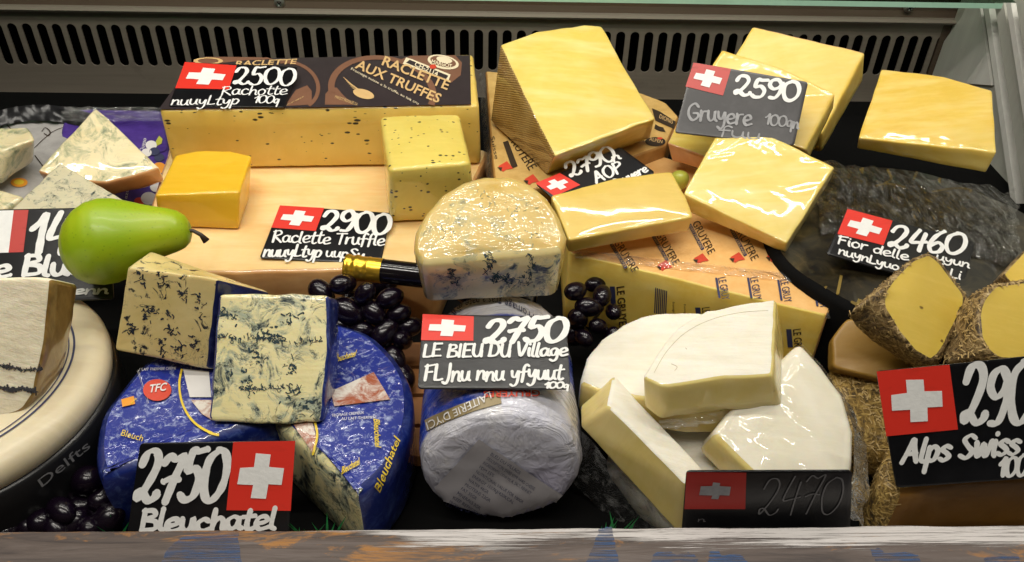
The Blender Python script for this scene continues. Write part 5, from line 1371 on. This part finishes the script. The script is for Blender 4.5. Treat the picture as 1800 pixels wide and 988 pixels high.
def ruffle(parent, path, wd, mat, seed, dz=-.003, n=40):
    V = []; F = []
    for i in range(n+1):
        t = i/n*(len(path)-1); k = min(int(t), len(path)-2); p = path[k].lerp(path[k+1], t-k)
        for j in range(4):
            nz = noise.noise_vector(Vector((i*.55, j*.8, seed)))
            V.append(p+Vector((0, -1, .1))*wd*j/3+Vector((0, 0, dz*j/3))+nz*.0022*(j+.4)/3)
    for i in range(n):
        for j in range(3): q = i*4+j; F.append((q, q+1, q+5, q+4))
    return mesh('film_edge', V, F, mat, parent)
ruffle(o, [bpl(1158, 738, -.028), bpl(1215, 734, -.028), bpl(1274, 722, -.028), bpl(1330, 722, -.028), bpl(1374, 716, -.028)], .006, M['film_streaky'], 3)
bpl = Plane((1380, 760), .072, 20, 6)
o, sk, ps = solid('cheese_wedge', 'film-wrapped white brie sector at the front right of the brie pile', 'cheese', [(1251, 762), (1330, 842), (1480, 860), (1500, 830), (1502, 760), (1482, 694), (1446, 644), (1406, 600), (1378, 628), (1278, 727)], bpl, .03,
     {'wrapped_rind': M['brie_film'], 'paste': M['brie_paste']}, {'*': 'wrapped_rind', 0: 'paste'}, r=.004, corner=.006, jit=.0006, bulge=.003, group='brie pieces', seed=33)
V = []; F = []
edge = [(1406, 600), (1446, 644), (1482, 694), (1502, 760), (1500, 830), (1482, 900)]
for i in range(36):
    t = i/35*5; k = min(int(t), 4); x = edge[k][0]+(edge[k+1][0]-edge[k][0])*(t-k); y = edge[k][1]+(edge[k+1][1]-edge[k][1])*(t-k)
    for j in range(5):
        p = bpl(x, y, .0005)+Vector((.0026*j*(.5+t/5), -.0006*j, -.0035*j))+noise.noise_vector(Vector((i*.3, j*.7, 6)))*.0022*j/2
        V.append(p)
for i in range(35):
    for j in range(4): q = i*5+j; F.append((q, q+1, q+6, q+5))
mesh('film_edge', V, F, M['film'], o)
o, sk = poly3('brie wedge on its side showing yellow cut face, left of the dark 2470 tag', [(1078, 658, .085), (1236, 826, .062), (1206, 850, .066), (1069, 712, .092), (1020, 752, .066), (1020, 714, .072), (1182, 935, .02), (1205, 935, .02), (1236, 860, .02), (1100, 720, .03)],
      [((0, 1, 2, 3), 'rind'), ((3, 2, 7, 6, 4), 'paste'), ((0, 3, 4, 5), 'paste'), ((1, 8, 7, 2), 'paste'), ((0, 5, 9), 'rind'), ((0, 9, 8, 1), 'rind'), ((5, 4, 6, 7, 8, 9), 'rind')], {'paste': M['brie_paste'], 'rind': M['brie_rind']}, 'brie pieces', .003)
V = []; F = []
for i in range(21):
    t = i/20; a = Vector((1022+160*t, 756+170*t)); z = .064-.04*t
    for j in range(6):
        x = a.x-2-j*9*(1-t*.2)+6*noise.noise(Vector((t*5, j, 0))); y = a.y+j*12
        V.append(at(x, y, z-.009*j+.004*noise.noise(Vector((t*7, j*.8, 2)))))
for i in range(20):
    for j in range(5): q = i*6+j; F.append((q, q+1, q+7, q+6))
mesh('loose_film', V, F, M['film_streaky'], o)
tp = Plane((1350, 920), .05, 82, 0)
price_tag('dark red and black price tag with faint 2470 at the front board', [(1207, 829), (1498, 828), (1494, 955), (1197, 955)], tp,
    [('price', '2470', (1330, 906), (1476, 902), (14, -66), .0010, 'chalk_dim'), ('writing', 'n', (1226, 917), (1240, 917), (1, -8), .0006, 'chalk_dim')],
    flag=[(1207, 830), (1312, 831), (1310, 895), (1203, 895)], flagmat='flag_shaded', cross=(.45, .57, .27, .73))

# plastic grass tufts along the board
def tuft(px, py, label, seed, nb=13):
    rr = random.Random(seed); c = at(px, py, .035); c.z = .0
    o = root('grass_tuft', label, 'plastic grass', c, 'plastic grass tufts'); V = []; F = []
    for k in range(nb):
        a = rr.uniform(0, 6.28); b = c+Vector((rr.uniform(-.012, .012), rr.uniform(-.003, .006), 0)); L = rr.uniform(.026, .040)
        d = Vector((math.cos(a)*.5, abs(math.sin(a))*.3, 1)).normalized(); s = Vector((-d.z, 0, d.x)).normalized()*.0008
        t = b+d*L; mid = b+d*L*.6+Vector((0, 0, .004)); q = len(V)
        V += [b+s, b-s, mid+s, mid-s, t]; F += [(q, q+1, q+3, q+2), (q+2, q+3, q+4)]
    mesh('blades', V, F, M['grass'], o, smooth=False, kind='stuff')
tuft(213, 928, 'green plastic grass tuft left of the 2750 Bleuchatel tag', 1)
tuft(548, 930, 'green plastic grass tuft right of the 2750 Bleuchatel tag', 2)
tuft(1085, 930, 'green plastic grass under the brie wedge on its side', 4)
